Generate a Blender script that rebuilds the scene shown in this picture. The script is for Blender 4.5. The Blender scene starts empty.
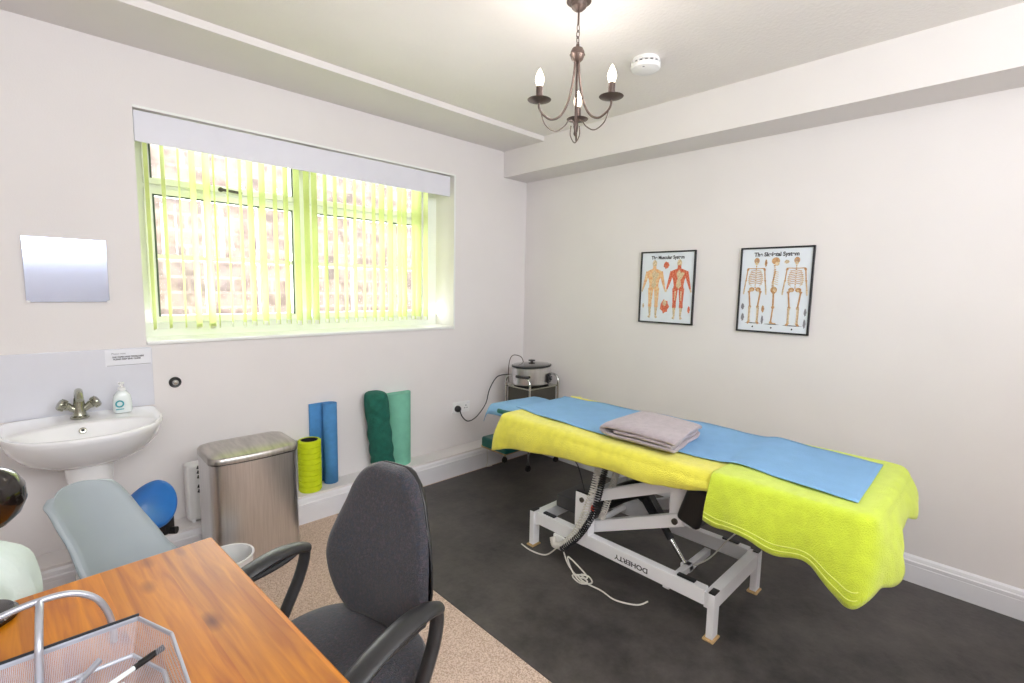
import bpy, bmesh, math, random
from mathutils import Vector, Matrix, Euler, noise
random.seed(7)
PI = math.pi
sc = bpy.context.scene
col = sc.collection

# ------------------------------------------------------------------ materials
def lin(c):
    c = c.lstrip('#'); v = [int(c[i:i+2], 16)/255 for i in (0, 2, 4)]
    return tuple((x/12.92 if x <= .04045 else ((x+.055)/1.055)**2.4) for x in v) + (1,)

class NT:
    def __init__(s, m):
        s.t = m.node_tree; s.n = s.t.nodes; s.l = s.t.links
    def add(s, kind, **kw):
        n = s.n.new(kind)
        for k, v in kw.items():
            if k.startswith('i_'):
                key = k[2:].replace('_', ' ')
                n.inputs[key].default_value = v
            else: setattr(n, k, v)
        return n
    def link(s, a, b): s.l.new(a, b)

def base(name):
    m = bpy.data.materials.new(name); m.use_nodes = True
    t = NT(m); b = t.n['Principled BSDF']
    return m, t, b

def mat(name, hexc, rough=.5, metal=0, var=.06, scale=12, bump=0, bscale=80, stretch=None, hex2=None, spec=None, coat=0, sheen=0, det=3):
    """principled surface whose colour wanders a little by a noise texture"""
    m, t, b = base(name)
    tc = t.add('ShaderNodeTexCoord'); mp = t.add('ShaderNodeMapping')
    t.link(tc.outputs['Object'], mp.inputs['Vector'])
    if stretch: mp.inputs['Scale'].default_value = stretch
    nz = t.add('ShaderNodeTexNoise'); nz.inputs['Scale'].default_value = scale; nz.inputs['Detail'].default_value = det
    t.link(mp.outputs[0], nz.inputs['Vector'])
    c = lin(hexc)
    c2 = lin(hex2) if hex2 else tuple(max(0, x*(1-var*2)) for x in c[:3]) + (1,)
    rp = t.add('ShaderNodeValToRGB')
    rp.color_ramp.elements[0].position = .35; rp.color_ramp.elements[1].position = .65
    rp.color_ramp.elements[0].color = c2; rp.color_ramp.elements[1].color = c
    t.link(nz.outputs['Fac'], rp.inputs['Fac']); t.link(rp.outputs['Color'], b.inputs['Base Color'])
    b.inputs['Roughness'].default_value = rough; b.inputs['Metallic'].default_value = metal
    if spec is not None: b.inputs['Specular IOR Level'].default_value = spec
    if coat: b.inputs['Coat Weight'].default_value = coat
    if sheen: b.inputs['Sheen Weight'].default_value = sheen
    if bump:
        n2 = t.add('ShaderNodeTexNoise'); n2.inputs['Scale'].default_value = bscale; n2.inputs['Detail'].default_value = 4
        t.link(mp.outputs[0], n2.inputs['Vector'])
        bp = t.add('ShaderNodeBump'); bp.inputs['Strength'].default_value = bump; bp.inputs['Distance'].default_value = .01
        t.link(n2.outputs['Fac'], bp.inputs['Height']); t.link(bp.outputs['Normal'], b.inputs['Normal'])
    return m

M = {}
M['wall'] = mat('wall_paint', '#E5E1E1', .85, var=.012, scale=3, bump=.05, bscale=160)
M['ceiling'] = mat('ceiling_paint', '#EFEBE8', .9, var=.01, scale=4, bump=.25, bscale=60)
M['beam'] = mat('beam_paint', '#E5E1E0', .85, var=.012, scale=3, bump=.04, bscale=160)
M['skirt'] = mat('skirting_gloss', '#E6E6EB', .35, var=.01)
M['whiteplastic'] = mat('white_plastic', '#E9E9E9', .35, var=.01)
M['upvc'] = mat('window_frame_white', '#EEF0EE', .3, var=.01)
M['ceramic'] = mat('white_ceramic', '#EDEDEF', .12, var=.005, coat=.4)
M['tile'] = mat('splash_tile', '#DCDDE6', .15, var=.01)
M['paper'] = mat('white_paper', '#E8E9F0', .7, var=.01)
M['chrome'] = mat('chrome', '#D8DAD8', .14, 1, var=.02)
M['oldchrome'] = mat('worn_chrome', '#B4B4A6', .2, 1, var=.12, scale=40)
M['bronze'] = mat('brown_bronze', '#6A5B55', .42, .6, var=.12, scale=40)
M['black'] = mat('black_plastic', '#1B1A1C', .35, var=.1)
M['blackmatte'] = mat('black_matte', '#171718', .7, var=.1)
M['armplastic'] = mat('arm_plastic', '#2C2C2E', .4, var=.1, scale=60)
M['blackgloss'] = mat('black_gloss', '#170F0D', .16, var=.1, coat=.5)
M['rubber'] = mat('rubber', '#232427', .55, var=.1)
M['whitemetal'] = mat('white_painted_steel', '#F3F3F6', .3, var=.015)
M['teal'] = mat('teal_vinyl', '#0F5F5A', .35, var=.08)
M['limetowel'] = mat('lime_towel', '#CEE23A', .95, var=.05, scale=30, bump=.55, bscale=260, sheen=.3)
M['yellowtowel'] = mat('yellow_towel', '#EBE44E', .95, var=.05, scale=30, bump=.55, bscale=260, sheen=.3)
M['lilac'] = mat('lilac_grey_towel', '#B4A8AE', .95, var=.06, scale=40, bump=.6, bscale=260, sheen=.3)
M['bluesheet'] = mat('blue_couch_roll', '#7FADD8', .8, var=.03, scale=14, bump=.25, bscale=120)
M['bluefoam'] = mat('blue_foam', '#4C8DC8', .8, var=.05, scale=40, bump=.2, bscale=200)
M['yellowfoam'] = mat('yellow_foam', '#D2E312', .6, var=.04, scale=40)
M['greencloth'] = mat('dark_green_cloth', '#1F6B5B', .9, var=.12, scale=30, bump=.5, bscale=150)
M['greenfoam'] = mat('teal_foam', '#7FC6AC', .8, var=.06, scale=14, bump=.2, bscale=200)
M['greyshell'] = mat('grey_shell_plastic', '#98A2A8', .4, var=.03, scale=5)
M['bluevinyl'] = mat('blue_vinyl', '#0F66B6', .3, var=.05)
M['mint'] = mat('mint_cloth', '#D8E6E0', .8, var=.04, scale=9, bump=.4, bscale=30)
M['silver'] = mat('silver_tube', '#B9BCC6', .28, .6, var=.03)
M['beige'] = mat('beige_tube', '#B9A99C', .4, var=.03)
M['ply'] = mat('pale_wood', '#D9B482', .6, var=.15, stretch=(2, 20, 20))
M['greybox'] = mat('dark_grey_box', '#4C4C50', .5, var=.1)
M['red'] = mat('red_plastic', '#D8442E', .4)
M['cord_white'] = mat('white_cord', '#E2DED6', .5)
M['cord_black'] = mat('black_cord', '#1C1C20', .5)
M['ink'] = mat('dark_ink', '#2A2A32', .6)
M['ink_grey'] = mat('grey_ink', '#8A8A92', .6)
M['frameblack'] = mat('picture_frame_black', '#24262B', .35)
M['poster'] = mat('poster_paper', '#E2E9F2', .45, var=.02)
M['bone'] = mat('bone_print', '#CFA878', .5, var=.25, scale=60, hex2='#B08058')
M['bonelight'] = mat('pale_bone_print', '#EAD3AE', .5, var=.2, scale=90)
M['muscle'] = mat('muscle_print', '#C4452E', .5, var=.3, scale=110, hex2='#E08A6A', det=5)
M['muscle2'] = mat('pale_muscle_print', '#E0A070', .5, var=.3, scale=60, hex2='#EBCFA0')
M['soap'] = mat('clear_soap_bottle', '#E3EAEA', .12, var=.02)
M['tealprint'] = mat('teal_print', '#48A9B5', .4)
M['outframe'] = mat('dark_seal', '#4A5A50', .6)
M['darkglass'] = mat('smoked_glass_lid', '#3A3A36', .08, var=.2, coat=1)
M['brushed'] = mat('brushed_steel', '#E0DEDE', .3, 1, var=.06, scale=6, stretch=(30, 30, 1))
M['brushedlid'] = mat('brushed_steel_lid', '#C4BFBA', .3, 1, var=.12, scale=9, stretch=(6, 1, 1))
M['darksteel'] = mat('dark_panel', '#4B4740', .4, .3)
M['claddark'] = mat('dark_knob', '#2A2B2C', .3)

# speckled carpet
m, t, b = base('beige_carpet')
tc = t.add('ShaderNodeTexCoord'); n1 = t.add('ShaderNodeTexNoise', i_Scale=220, i_Detail=4); n2 = t.add('ShaderNodeTexVoronoi', i_Scale=130)
t.link(tc.outputs['Object'], n1.inputs['Vector']); t.link(tc.outputs['Object'], n2.inputs['Vector'])
r = t.add('ShaderNodeValToRGB'); r.color_ramp.elements[0].position = .38; r.color_ramp.elements[1].position = .6
r.color_ramp.elements[0].color = lin('#AE9483'); r.color_ramp.elements[1].color = lin('#DCC6B6')
t.link(n1.outputs['Fac'], r.inputs['Fac']); t.link(r.outputs[0], b.inputs['Base Color'])
b.inputs['Roughness'].default_value = .95
bp = t.add('ShaderNodeBump', i_Strength=.5, i_Distance=.006); t.link(n2.outputs['Distance'], bp.inputs['Height']); t.link(bp.outputs[0], b.inputs['Normal'])
M['carpet'] = m

# black sheet flooring, worn and slightly glossy
m, t, b = base('black_sheet_floor')
tc = t.add('ShaderNodeTexCoord')
n1 = t.add('ShaderNodeTexNoise', i_Scale=2.6, i_Detail=9, i_Roughness=.72); n2 = t.add('ShaderNodeTexNoise', i_Scale=55, i_Detail=5)
t.link(tc.outputs['Object'], n1.inputs['Vector']); t.link(tc.outputs['Object'], n2.inputs['Vector'])
r = t.add('ShaderNodeValToRGB'); r.color_ramp.elements[0].position = .3; r.color_ramp.elements[1].position = .75
r.color_ramp.elements[0].color = lin('#211F20'); r.color_ramp.elements[1].color = lin('#625C59')
t.link(n1.outputs['Fac'], r.inputs['Fac']); t.link(r.outputs[0], b.inputs['Base Color'])
r2 = t.add('ShaderNodeMapRange'); r2.inputs['To Min'].default_value = .30; r2.inputs['To Max'].default_value = .52
t.link(n1.outputs['Fac'], r2.inputs['Value']); t.link(r2.outputs[0], b.inputs['Roughness'])
bp = t.add('ShaderNodeBump', i_Strength=.25, i_Distance=.003); t.link(n2.outputs['Fac'], bp.inputs['Height']); t.link(bp.outputs[0], b.inputs['Normal'])
b.inputs['Specular IOR Level'].default_value = .38
M['mat'] = m

# pine desk: boards along y
m, t, b = base('pine_boards')
tc = t.add('ShaderNodeTexCoord'); sx = t.add('ShaderNodeSeparateXYZ'); t.link(tc.outputs['Object'], sx.inputs[0])
dv = t.add('ShaderNodeMath', operation='DIVIDE'); dv.inputs[1].default_value = .098; t.link(sx.outputs['X'], dv.inputs[0])
fl = t.add('ShaderNodeMath', operation='FLOOR'); t.link(dv.outputs[0], fl.inputs[0])
ofs = t.add('ShaderNodeMath', operation='ADD'); ofs.inputs[1].default_value = 7.3; t.link(fl.outputs[0], ofs.inputs[0])
wn = t.add('ShaderNodeTexWhiteNoise', noise_dimensions='1D'); t.link(ofs.outputs[0], wn.inputs['W'])
cmb = t.add('ShaderNodeCombineXYZ'); my = t.add('ShaderNodeMath', operation='MULTIPLY'); my.inputs[1].default_value = 5
t.link(wn.outputs['Value'], my.inputs[0]); t.link(my.outputs[0], cmb.inputs['Y'])
va = t.add('ShaderNodeVectorMath', operation='ADD'); t.link(tc.outputs['Object'], va.inputs[0]); t.link(cmb.outputs[0], va.inputs[1])
mp = t.add('ShaderNodeMapping'); mp.inputs['Scale'].default_value = (26, 1.7, 5); t.link(va.outputs[0], mp.inputs['Vector'])
g = t.add('ShaderNodeTexNoise', i_Scale=2.2, i_Detail=6, i_Distortion=.7); t.link(mp.outputs[0], g.inputs['Vector'])
r = t.add('ShaderNodeValToRGB'); r.color_ramp.elements[0].position = .3; r.color_ramp.elements[1].position = .68
r.color_ramp.elements[0].color = lin('#A85E24'); r.color_ramp.elements[1].color = lin('#D8924A')
t.link(g.outputs['Fac'], r.inputs['Fac'])
mp2 = t.add('ShaderNodeMapping'); mp2.inputs['Scale'].default_value = (7, 3.2, 1); t.link(va.outputs[0], mp2.inputs['Vector'])
vo = t.add('ShaderNodeTexVoronoi', i_Scale=1.7); t.link(mp2.outputs[0], vo.inputs['Vector'])
kr = t.add('ShaderNodeValToRGB'); kr.color_ramp.elements[0].position = .05; kr.color_ramp.elements[1].position = .22
kr.color_ramp.elements[0].color = (.30, .16, .13, 1); kr.color_ramp.elements[1].color = (1, 1, 1, 1); t.link(vo.outputs['Distance'], kr.inputs['Fac'])
mx = t.add('ShaderNodeMix', data_type='RGBA', blend_type='MULTIPLY'); mx.inputs[0].default_value = 1
t.link(r.outputs[0], mx.inputs[6]); t.link(kr.outputs[0], mx.inputs[7])
br = t.add('ShaderNodeMapRange'); br.inputs['To Min'].default_value = .62; br.inputs['To Max'].default_value = 1.12; t.link(wn.outputs['Value'], br.inputs['Value'])
hs = t.add('ShaderNodeHueSaturation', i_Saturation=1.2); t.link(br.outputs[0], hs.inputs['Value']); t.link(mx.outputs[2], hs.inputs['Color'])
t.link(hs.outputs[0], b.inputs['Base Color']); b.inputs['Roughness'].default_value = .42
M['pine'] = m

# chair fabric: charcoal with red/blue flecks
m, t, b = base('charcoal_fleck_fabric')
tc = t.add('ShaderNodeTexCoord'); n1 = t.add('ShaderNodeTexNoise', i_Scale=330, i_Detail=3); n2 = t.add('ShaderNodeTexNoise', i_Scale=120, i_Detail=4)
t.link(tc.outputs['Object'], n1.inputs['Vector']); t.link(tc.outputs['Object'], n2.inputs['Vector'])
r = t.add('ShaderNodeValToRGB'); e = r.color_ramp.elements; e[0].position = .36; e[0].color = lin('#2E3340'); e[1].position = .66; e[1].color = lin('#443C46')
q = e.new(.5); q.color = lin('#343438')
t.link(n2.outputs['Fac'], r.inputs['Fac'])
r2 = t.add('ShaderNodeMapRange'); r2.inputs['From Min'].default_value = .3; r2.inputs['From Max'].default_value = .7; r2.inputs['To Min'].default_value = .6; r2.inputs['To Max'].default_value = 1.45
t.link(n1.outputs['Fac'], r2.inputs['Value'])
hs = t.add('ShaderNodeHueSaturation'); t.link(r.outputs[0], hs.inputs['Color']); t.link(r2.outputs[0], hs.inputs['Value']); t.link(hs.outputs[0], b.inputs['Base Color'])
b.inputs['Roughness'].default_value = .95; b.inputs['Sheen Weight'].default_value = .25
bp = t.add('ShaderNodeBump', i_Strength=.5, i_Distance=.004); t.link(n1.outputs['Fac'], bp.inputs['Height']); t.link(bp.outputs[0], b.inputs['Normal'])
M['fabric'] = m

# outdoor brick
m, t, b = base('pale_stock_brick')
tc = t.add('ShaderNodeTexCoord'); sx = t.add('ShaderNodeSeparateXYZ'); cb = t.add('ShaderNodeCombineXYZ')
t.link(tc.outputs['Object'], sx.inputs[0]); t.link(sx.outputs['X'], cb.inputs['X']); t.link(sx.outputs['Z'], cb.inputs['Y'])
bk = t.add('ShaderNodeTexBrick'); bk.inputs['Scale'].default_value = 1; bk.inputs['Brick Width'].default_value = .32; bk.inputs['Row Height'].default_value = .125; bk.inputs['Mortar Size'].default_value = .012
bk.inputs['Color1'].default_value = lin('#B9A598'); bk.inputs['Color2'].default_value = lin('#A49690'); bk.inputs['Mortar'].default_value = lin('#C6B6AA')
t.link(cb.outputs[0], bk.inputs['Vector'])
nz = t.add('ShaderNodeTexNoise', i_Scale=9, i_Detail=6); t.link(tc.outputs['Object'], nz.inputs['Vector'])
r = t.add('ShaderNodeValToRGB'); r.color_ramp.elements[0].position = .36; r.color_ramp.elements[0].color = (.58, .55, .58, 1); r.color_ramp.elements[1].position = .56; r.color_ramp.elements[1].color = (1, 1, 1, 1)
t.link(nz.outputs['Fac'], r.inputs['Fac'])
mx = t.add('ShaderNodeMix', data_type='RGBA', blend_type='MULTIPLY'); mx.inputs[0].default_value = 1
t.link(bk.outputs['Color'], mx.inputs[6]); t.link(r.outputs[0], mx.inputs[7]); t.link(mx.outputs[2], b.inputs['Base Color'])
b.inputs['Roughness'].default_value = .9
M['brick'] = m

# clear glass pane
m, t, b = base('clear_glass'); t.n.remove(b)
tr = t.add('ShaderNodeBsdfTransparent'); gl = t.add('ShaderNodeBsdfGlossy', i_Roughness=.02); fr = t.add('ShaderNodeFresnel', i_IOR=1.45); ms = t.add('ShaderNodeMixShader')
nz = t.add('ShaderNodeTexNoise', i_Scale=2); rr = t.add('ShaderNodeMapRange'); rr.inputs['To Min'].default_value = .96; rr.inputs['To Max'].default_value = 1
t.link(nz.outputs['Fac'], rr.inputs['Value']); t.link(rr.outputs[0], tr.inputs['Color'])
t.link(fr.outputs[0], ms.inputs[0]); t.link(tr.outputs[0], ms.inputs[1]); t.link(gl.outputs[0], ms.inputs[2]); t.link(ms.outputs[0], t.n['Material Output'].inputs[0])
M['glass'] = m

# blind fabric: translucent lime
m, t, b = base('lime_blind_fabric'); t.n.remove(b)
tc = t.add('ShaderNodeTexCoord'); nz = t.add('ShaderNodeTexNoise', i_Scale=40); t.link(tc.outputs['Object'], nz.inputs['Vector'])
r = t.add('ShaderNodeValToRGB'); r.color_ramp.elements[0].color = lin('#D8E2A0'); r.color_ramp.elements[1].color = lin('#E2EAB4'); t.link(nz.outputs['Fac'], r.inputs['Fac'])
df = t.add('ShaderNodeBsdfDiffuse'); tl = t.add('ShaderNodeBsdfTranslucent'); ms = t.add('ShaderNodeMixShader'); ms.inputs[0].default_value = .6
t.link(r.outputs[0], df.inputs[0]); t.link(r.outputs[0], tl.inputs[0]); t.link(df.outputs[0], ms.inputs[1]); t.link(tl.outputs[0], ms.inputs[2]); t.link(ms.outputs[0], t.n['Material Output'].inputs[0])
M['blind'] = m

# mirror
m, t, b = base('mirror_glass')
nz = t.add('ShaderNodeTexNoise', i_Scale=3); r = t.add('ShaderNodeValToRGB'); r.color_ramp.elements[0].color = lin('#C9D3EC'); r.color_ramp.elements[1].color = lin('#D0DAF0')
t.link(nz.outputs['Fac'], r.inputs['Fac']); t.link(r.outputs[0], b.inputs['Base Color']); b.inputs['Metallic'].default_value = 1
b.inputs['Roughness'].default_value = .1
M['mirror'] = m

# wire mesh: fine square holes
m, t, b = base('silver_wire_mesh')
tc = t.add('ShaderNodeTexCoord'); sx = t.add('ShaderNodeSeparateXYZ'); t.link(tc.outputs['Object'], sx.inputs[0])
outs = []
yz = t.add('ShaderNodeMath', operation='ADD'); t.link(sx.outputs['Y'], yz.inputs[0]); t.link(sx.outputs['Z'], yz.inputs[1])
for src in (sx.outputs['X'], yz.outputs[0]):
    w = t.add('ShaderNodeMath', operation='MULTIPLY'); w.inputs[1].default_value = 2*PI/.0019; t.link(src, w.inputs[0])
    s_ = t.add('ShaderNodeMath', operation='SINE'); t.link(w.outputs[0], s_.inputs[0]); outs.append(s_)
mxx = t.add('ShaderNodeMath', operation='MAXIMUM'); t.link(outs[0].outputs[0], mxx.inputs[0]); t.link(outs[1].outputs[0], mxx.inputs[1])
cmp_ = t.add('ShaderNodeMath', operation='GREATER_THAN'); cmp_.inputs[1].default_value = .62; t.link(mxx.outputs[0], cmp_.inputs[0])
t.link(cmp_.outputs[0], b.inputs['Alpha']); b.inputs['Base Color'].default_value = lin('#C3C6D2'); b.inputs['Metallic'].default_value = .4; b.inputs['Roughness'].default_value = .35
M['mesh'] = m

def emit(name, hexc, s):
    m, t, b = base(name)
    nz = t.add('ShaderNodeTexNoise', i_Scale=5); r = t.add('ShaderNodeValToRGB'); r.color_ramp.elements[0].color = lin(hexc); r.color_ramp.elements[1].color = lin(hexc)
    t.link(nz.outputs['Fac'], r.inputs['Fac']); t.link(r.outputs[0], b.inputs['Emission Color']); b.inputs['Emission Strength'].default_value = s
    b.inputs['Base Color'].default_value = lin('#FFF6E6')
    return m
M['bulb'] = emit('lit_bulb', '#FFE9CC', 9)

# ------------------------------------------------------------------ mesh building
def V(*a): return Vector(a if len(a) > 1 else a[0])

def frame(d):
    d = d.normalized(); a = Vector((0, 0, 1)) if abs(d.z) < .9 else Vector((1, 0, 0))
    u = d.cross(a).normalized(); return u, d.cross(u).normalized()

def smooth_path(pts, n=8, closed=False):
    P = [Vector(p) for p in pts]; out = []; N = len(P)
    rng = range(N if closed else N-1)
    for i in rng:
        if closed: p0, p1, p2, p3 = P[(i-1) % N], P[i], P[(i+1) % N], P[(i+2) % N]
        else: p0, p1, p2, p3 = P[max(i-1, 0)], P[i], P[i+1], P[min(i+2, N-1)]
        for k in range(n):
            s = k/n
            out.append(.5*((2*p1)+(-p0+p2)*s+(2*p0-5*p1+4*p2-p3)*s*s+(-p0+3*p1-3*p2+p3)*s**3))
    if not closed: out.append(P[-1])
    return out

class MB:
    def __init__(s): s.bm = bmesh.new(); s.mi = 0
    def _f(s, vs):
        try:
            f = s.bm.faces.new(vs); f.material_index = s.mi; f.smooth = True; return f
        except ValueError: return None
    def box(s, lo, hi, rot=None, about=None, bev=0, seg=2):
        lo, hi = Vector(lo), Vector(hi)
        tmp = bmesh.new(); bmesh.ops.create_cube(tmp, size=1)
        sz = hi-lo; c = (lo+hi)/2
        for v in tmp.verts: v.co = Vector((v.co.x*sz.x, v.co.y*sz.y, v.co.z*sz.z)) + c
        if bev: bmesh.ops.bevel(tmp, geom=tmp.edges[:], offset=min(bev, .49*min(abs(x) for x in sz)), segments=seg, affect='EDGES', profile=.5)
        if rot is not None:
            R = rot.to_matrix() if isinstance(rot, Euler) else rot; a = Vector(about) if about is not None else c
            for v in tmp.verts: v.co = R @ (v.co-a) + a
        s.merge(tmp); return s
    def merge(s, tmp):
        mp = {}
        for v in tmp.verts: mp[v] = s.bm.verts.new(v.co)
        for f in tmp.faces: s._f([mp[v] for v in f.verts])
        tmp.free()
    def bar(s, a, b, w, h, up=(0, 0, 1), bev=.002):
        """rectangular bar from a to b, w across, h along up"""
        a, b = Vector(a), Vector(b); d = (b-a); L = d.length; d.normalize()
        u = Vector(up); sd = d.cross(u).normalized(); u = sd.cross(d).normalized()
        tmp = bmesh.new(); bmesh.ops.create_cube(tmp, size=1)
        for v in tmp.verts: v.co = Vector((v.co.x*w, v.co.y*L, v.co.z*h))
        if bev: bmesh.ops.bevel(tmp, geom=tmp.edges[:], offset=bev, segments=2, affect='EDGES')
        R = Matrix((sd, d, u)).transposed(); c = (a+b)/2
        for v in tmp.verts: v.co = R @ v.co + c
        s.merge(tmp); return s
    def ring(s, c, u, w, ru, rw, n):
        return [s.bm.verts.new(c + u*ru*math.cos(2*PI*k/n) + w*rw*math.sin(2*PI*k/n)) for k in range(n)]
    def tube(s, pts, r, n=10, closed=False, cap=True, flat=1.0):
        P = [Vector(p) for p in pts]; N = len(P)
        rr = r if callable(r) else (lambda t: r)
        rings = []; u = None
        for i, p in enumerate(P):
            if closed: d = P[(i+1) % N]-P[(i-1) % N]
            else: d = P[min(i+1, N-1)]-P[max(i-1, 0)]
            d.normalize()
            if u is None: u, w = frame(d)
            else:
                u = (u - d*u.dot(d)).normalized(); w = d.cross(u)
            q = rr(i/max(1, N-1)); rings.append(s.ring(p, u, w, q, q*flat, n))
        for i in range(N if closed else N-1):
            A, B = rings[i], rings[(i+1) % N]
            for k in range(n): s._f([A[k], A[(k+1) % n], B[(k+1) % n], B[k]])
        if cap and not closed: s._f(rings[0][::-1]); s._f(rings[-1])
        return s
    def cyl(s, a, b, r, r2=None, n=24):
        r2 = r if r2 is None else r2
        a, b = Vector(a), Vector(b); u, w = frame(b-a)
        A = s.ring(a, u, w, r, r, n); B = s.ring(b, u, w, r2, r2, n)
        for k in range(n): s._f([A[k], A[(k+1) % n], B[(k+1) % n], B[k]])
        s._f(A[::-1]); s._f(B); return s
    def lathe(s, c, prof, n=32, sx=1, sy=1, axis=None, cap=True):
        """prof: list of (r, h) about axis through c"""
        c = Vector(c)
        if axis is None: u, w, d = Vector((1, 0, 0)), Vector((0, 1, 0)), Vector((0, 0, 1))
        else: d = Vector(axis).normalized(); u, w = frame(d)
        rings = [s.ring(c + d*h, u, w, max(r, 1e-5)*sx, max(r, 1e-5)*sy, n) for r, h in prof]
        for A, B in zip(rings, rings[1:]):
            for k in range(n): s._f([A[k], A[(k+1) % n], B[(k+1) % n], B[k]])
        if cap: s._f(rings[0][::-1]); s._f(rings[-1])
        return s
    def prism(s, pts, off):
        """closed 3D polygon extruded by off"""
        off = Vector(off); A = [s.bm.verts.new(Vector(p)) for p in pts]; B = [s.bm.verts.new(Vector(p)+off) for p in pts]
        n = len(A); s._f(A[::-1]); s._f(B)
        for k in range(n): s._f([A[k], A[(k+1) % n], B[(k+1) % n], B[k]])
        return s
    def poly(s, pts): s._f([s.bm.verts.new(Vector(p)) for p in pts]); return s
    def loft(s, rings, cap=True, closed=True):
        R = [[s.bm.verts.new(Vector(p)) for p in r] for r in rings]; n = len(R[0])
        for A, B in zip(R, R[1:]):
            for k in range(n if closed else n-1): s._f([A[k], A[(k+1) % n], B[(k+1) % n], B[k]])
        if cap and closed: s._f(R[0][::-1]); s._f(R[-1])
        return s
    def grid(s, fn, nu, nv):
        G = [[s.bm.verts.new(Vector(fn(i/nu, j/nv))) for j in range(nv+1)] for i in range(nu+1)]
        for i in range(nu):
            for j in range(nv): s._f([G[i][j], G[i+1][j], G[i+1][j+1], G[i][j+1]])
        return s
    def build(s, name, mats, parent=None, local=False, origin=None, solid=0, sub=0, flat=False, angle=35):
        bm = s.bm; bmesh.ops.recalc_face_normals(bm, faces=bm.faces[:])
        xs = [v.co for v in bm.verts]
        lo = Vector([min(v[i] for v in xs) for i in range(3)]); hi = Vector([max(v[i] for v in xs) for i in range(3)])
        o = Vector(origin) if origin is not None else Vector(((lo.x+hi.x)/2, (lo.y+hi.y)/2, lo.z))
        for v in bm.verts: v.co -= o
        if flat:
            for f in bm.faces: f.smooth = False
        me = bpy.data.meshes.new(name); bm.to_mesh(me); bm.free()
        for x in (mats if isinstance(mats, (list, tuple)) else [mats]): me.materials.append(M[x] if isinstance(x, str) else x)
        ob = bpy.data.objects.new(name, me); col.objects.link(ob)
        if not flat:
            try: me.set_sharp_from_angle(angle=math.radians(angle))
            except Exception: pass
        if parent is not None:
            base_ = Vector((0, 0, 0)); p = parent
            while p is not None:
                if p.parent is not None or not local: base_ += p.location
                p = p.parent
            ob.parent = parent; ob.location = o-base_
        else: ob.location = o
        if solid:
            md = ob.modifiers.new('Solidify', 'SOLIDIFY'); md.thickness = solid; md.offset = 0
        if not flat and not sub and not solid:
            md = ob.modifiers.new('WeightedNormal', 'WEIGHTED_NORMAL'); md.keep_sharp = True; md.weight = 80
        if sub:
            md = ob.modifiers.new('Subdivision', 'SUBSURF'); md.levels = sub; md.render_levels = sub
        return ob

def tag(o, label=None, cat=None, group=None, kind=None):
    if label: o['label'] = label
    if cat: o['category'] = cat
    if group: o['group'] = group
    if kind: o['kind'] = kind
    return o
def thing(name, loc, label, cat, rz=0, group=None):
    o = bpy.data.objects.new(name, None); col.objects.link(o); o.empty_display_size = .05
    o.location = loc; o.rotation_euler = (0, 0, rz); return tag(o, label, cat, group)
def struct(o): o['kind'] = 'structure'; return o

def text_part(name, body, mx, size, m, parent, extrude=.0003, width=None, font_shear=0, bold=0):
    cu = bpy.data.curves.new(name, 'FONT'); cu.body = body; cu.size = size; cu.extrude = extrude; cu.align_x = 'CENTER'; cu.align_y = 'CENTER'; cu.offset = bold
    tmp = bpy.data.objects.new(name+'_t', cu); col.objects.link(tmp)
    dg = bpy.context.evaluated_depsgraph_get(); dg.update()
    me = bpy.data.meshes.new_from_object(tmp.evaluated_get(dg)); bpy.data.objects.remove(tmp)
    xs = [v.co.x for v in me.vertices]; w = (max(xs)-min(xs)) or 1; k = (width/w) if width else 1
    me.transform(Matrix.Diagonal((k, 1, 1, 1)))
    rotm = mx.to_3x3().to_4x4(); me.transform(rotm)
    me.materials.clear(); me.materials.append(M[m]); me.name = name
    ob = bpy.data.objects.new(name, me); col.objects.link(ob)
    b_ = Vector((0, 0, 0)); p = parent
    while p is not None: b_ += p.location; p = p.parent
    ob.parent = parent; ob.location = mx.translation-b_
    return ob

# ------------------------------------------------------------------ room
H = 2.4; XL = -3.75; YB = -3.95
WX0, WX1, WZ0, WZ1 = -2.525, -.728, 1.04, 2.11
WT = .30
f = MB(); f.box((XL, YB, -.08), (0, 0, 0)); struct(f.build('floor', 'carpet', flat=True))
f = MB(); f.box((-1.70, YB+.9, .0), (-.022, -.178, .004), bev=.0015); struct(f.build('floor_covering', 'mat'))
f = MB(); f.box((XL, YB, H), (0, 0, H+.1)); struct(f.build('ceiling', 'ceiling', flat=True))
w = MB()
w.box((XL-.1, 0, -.08), (WX0, WT, H+.1)); w.box((WX1, 0, -.08), (.1, WT, H+.1)); w.box((WX0, 0, -.08), (WX1, WT, WZ0)); w.box((WX0, 0, WZ1), (WX1, WT, H+.1))
struct(w.build('wall_back', 'wall', flat=True))
w = MB(); w.box((0, YB, -.08), (.1, 0, H+.1)); struct(w.build('wall_right', 'wall', flat=True))
w = MB(); w.box((XL-.1, YB, -.08), (XL, 0, H+.1)); struct(w.build('wall_left', 'wall', flat=True))
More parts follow.
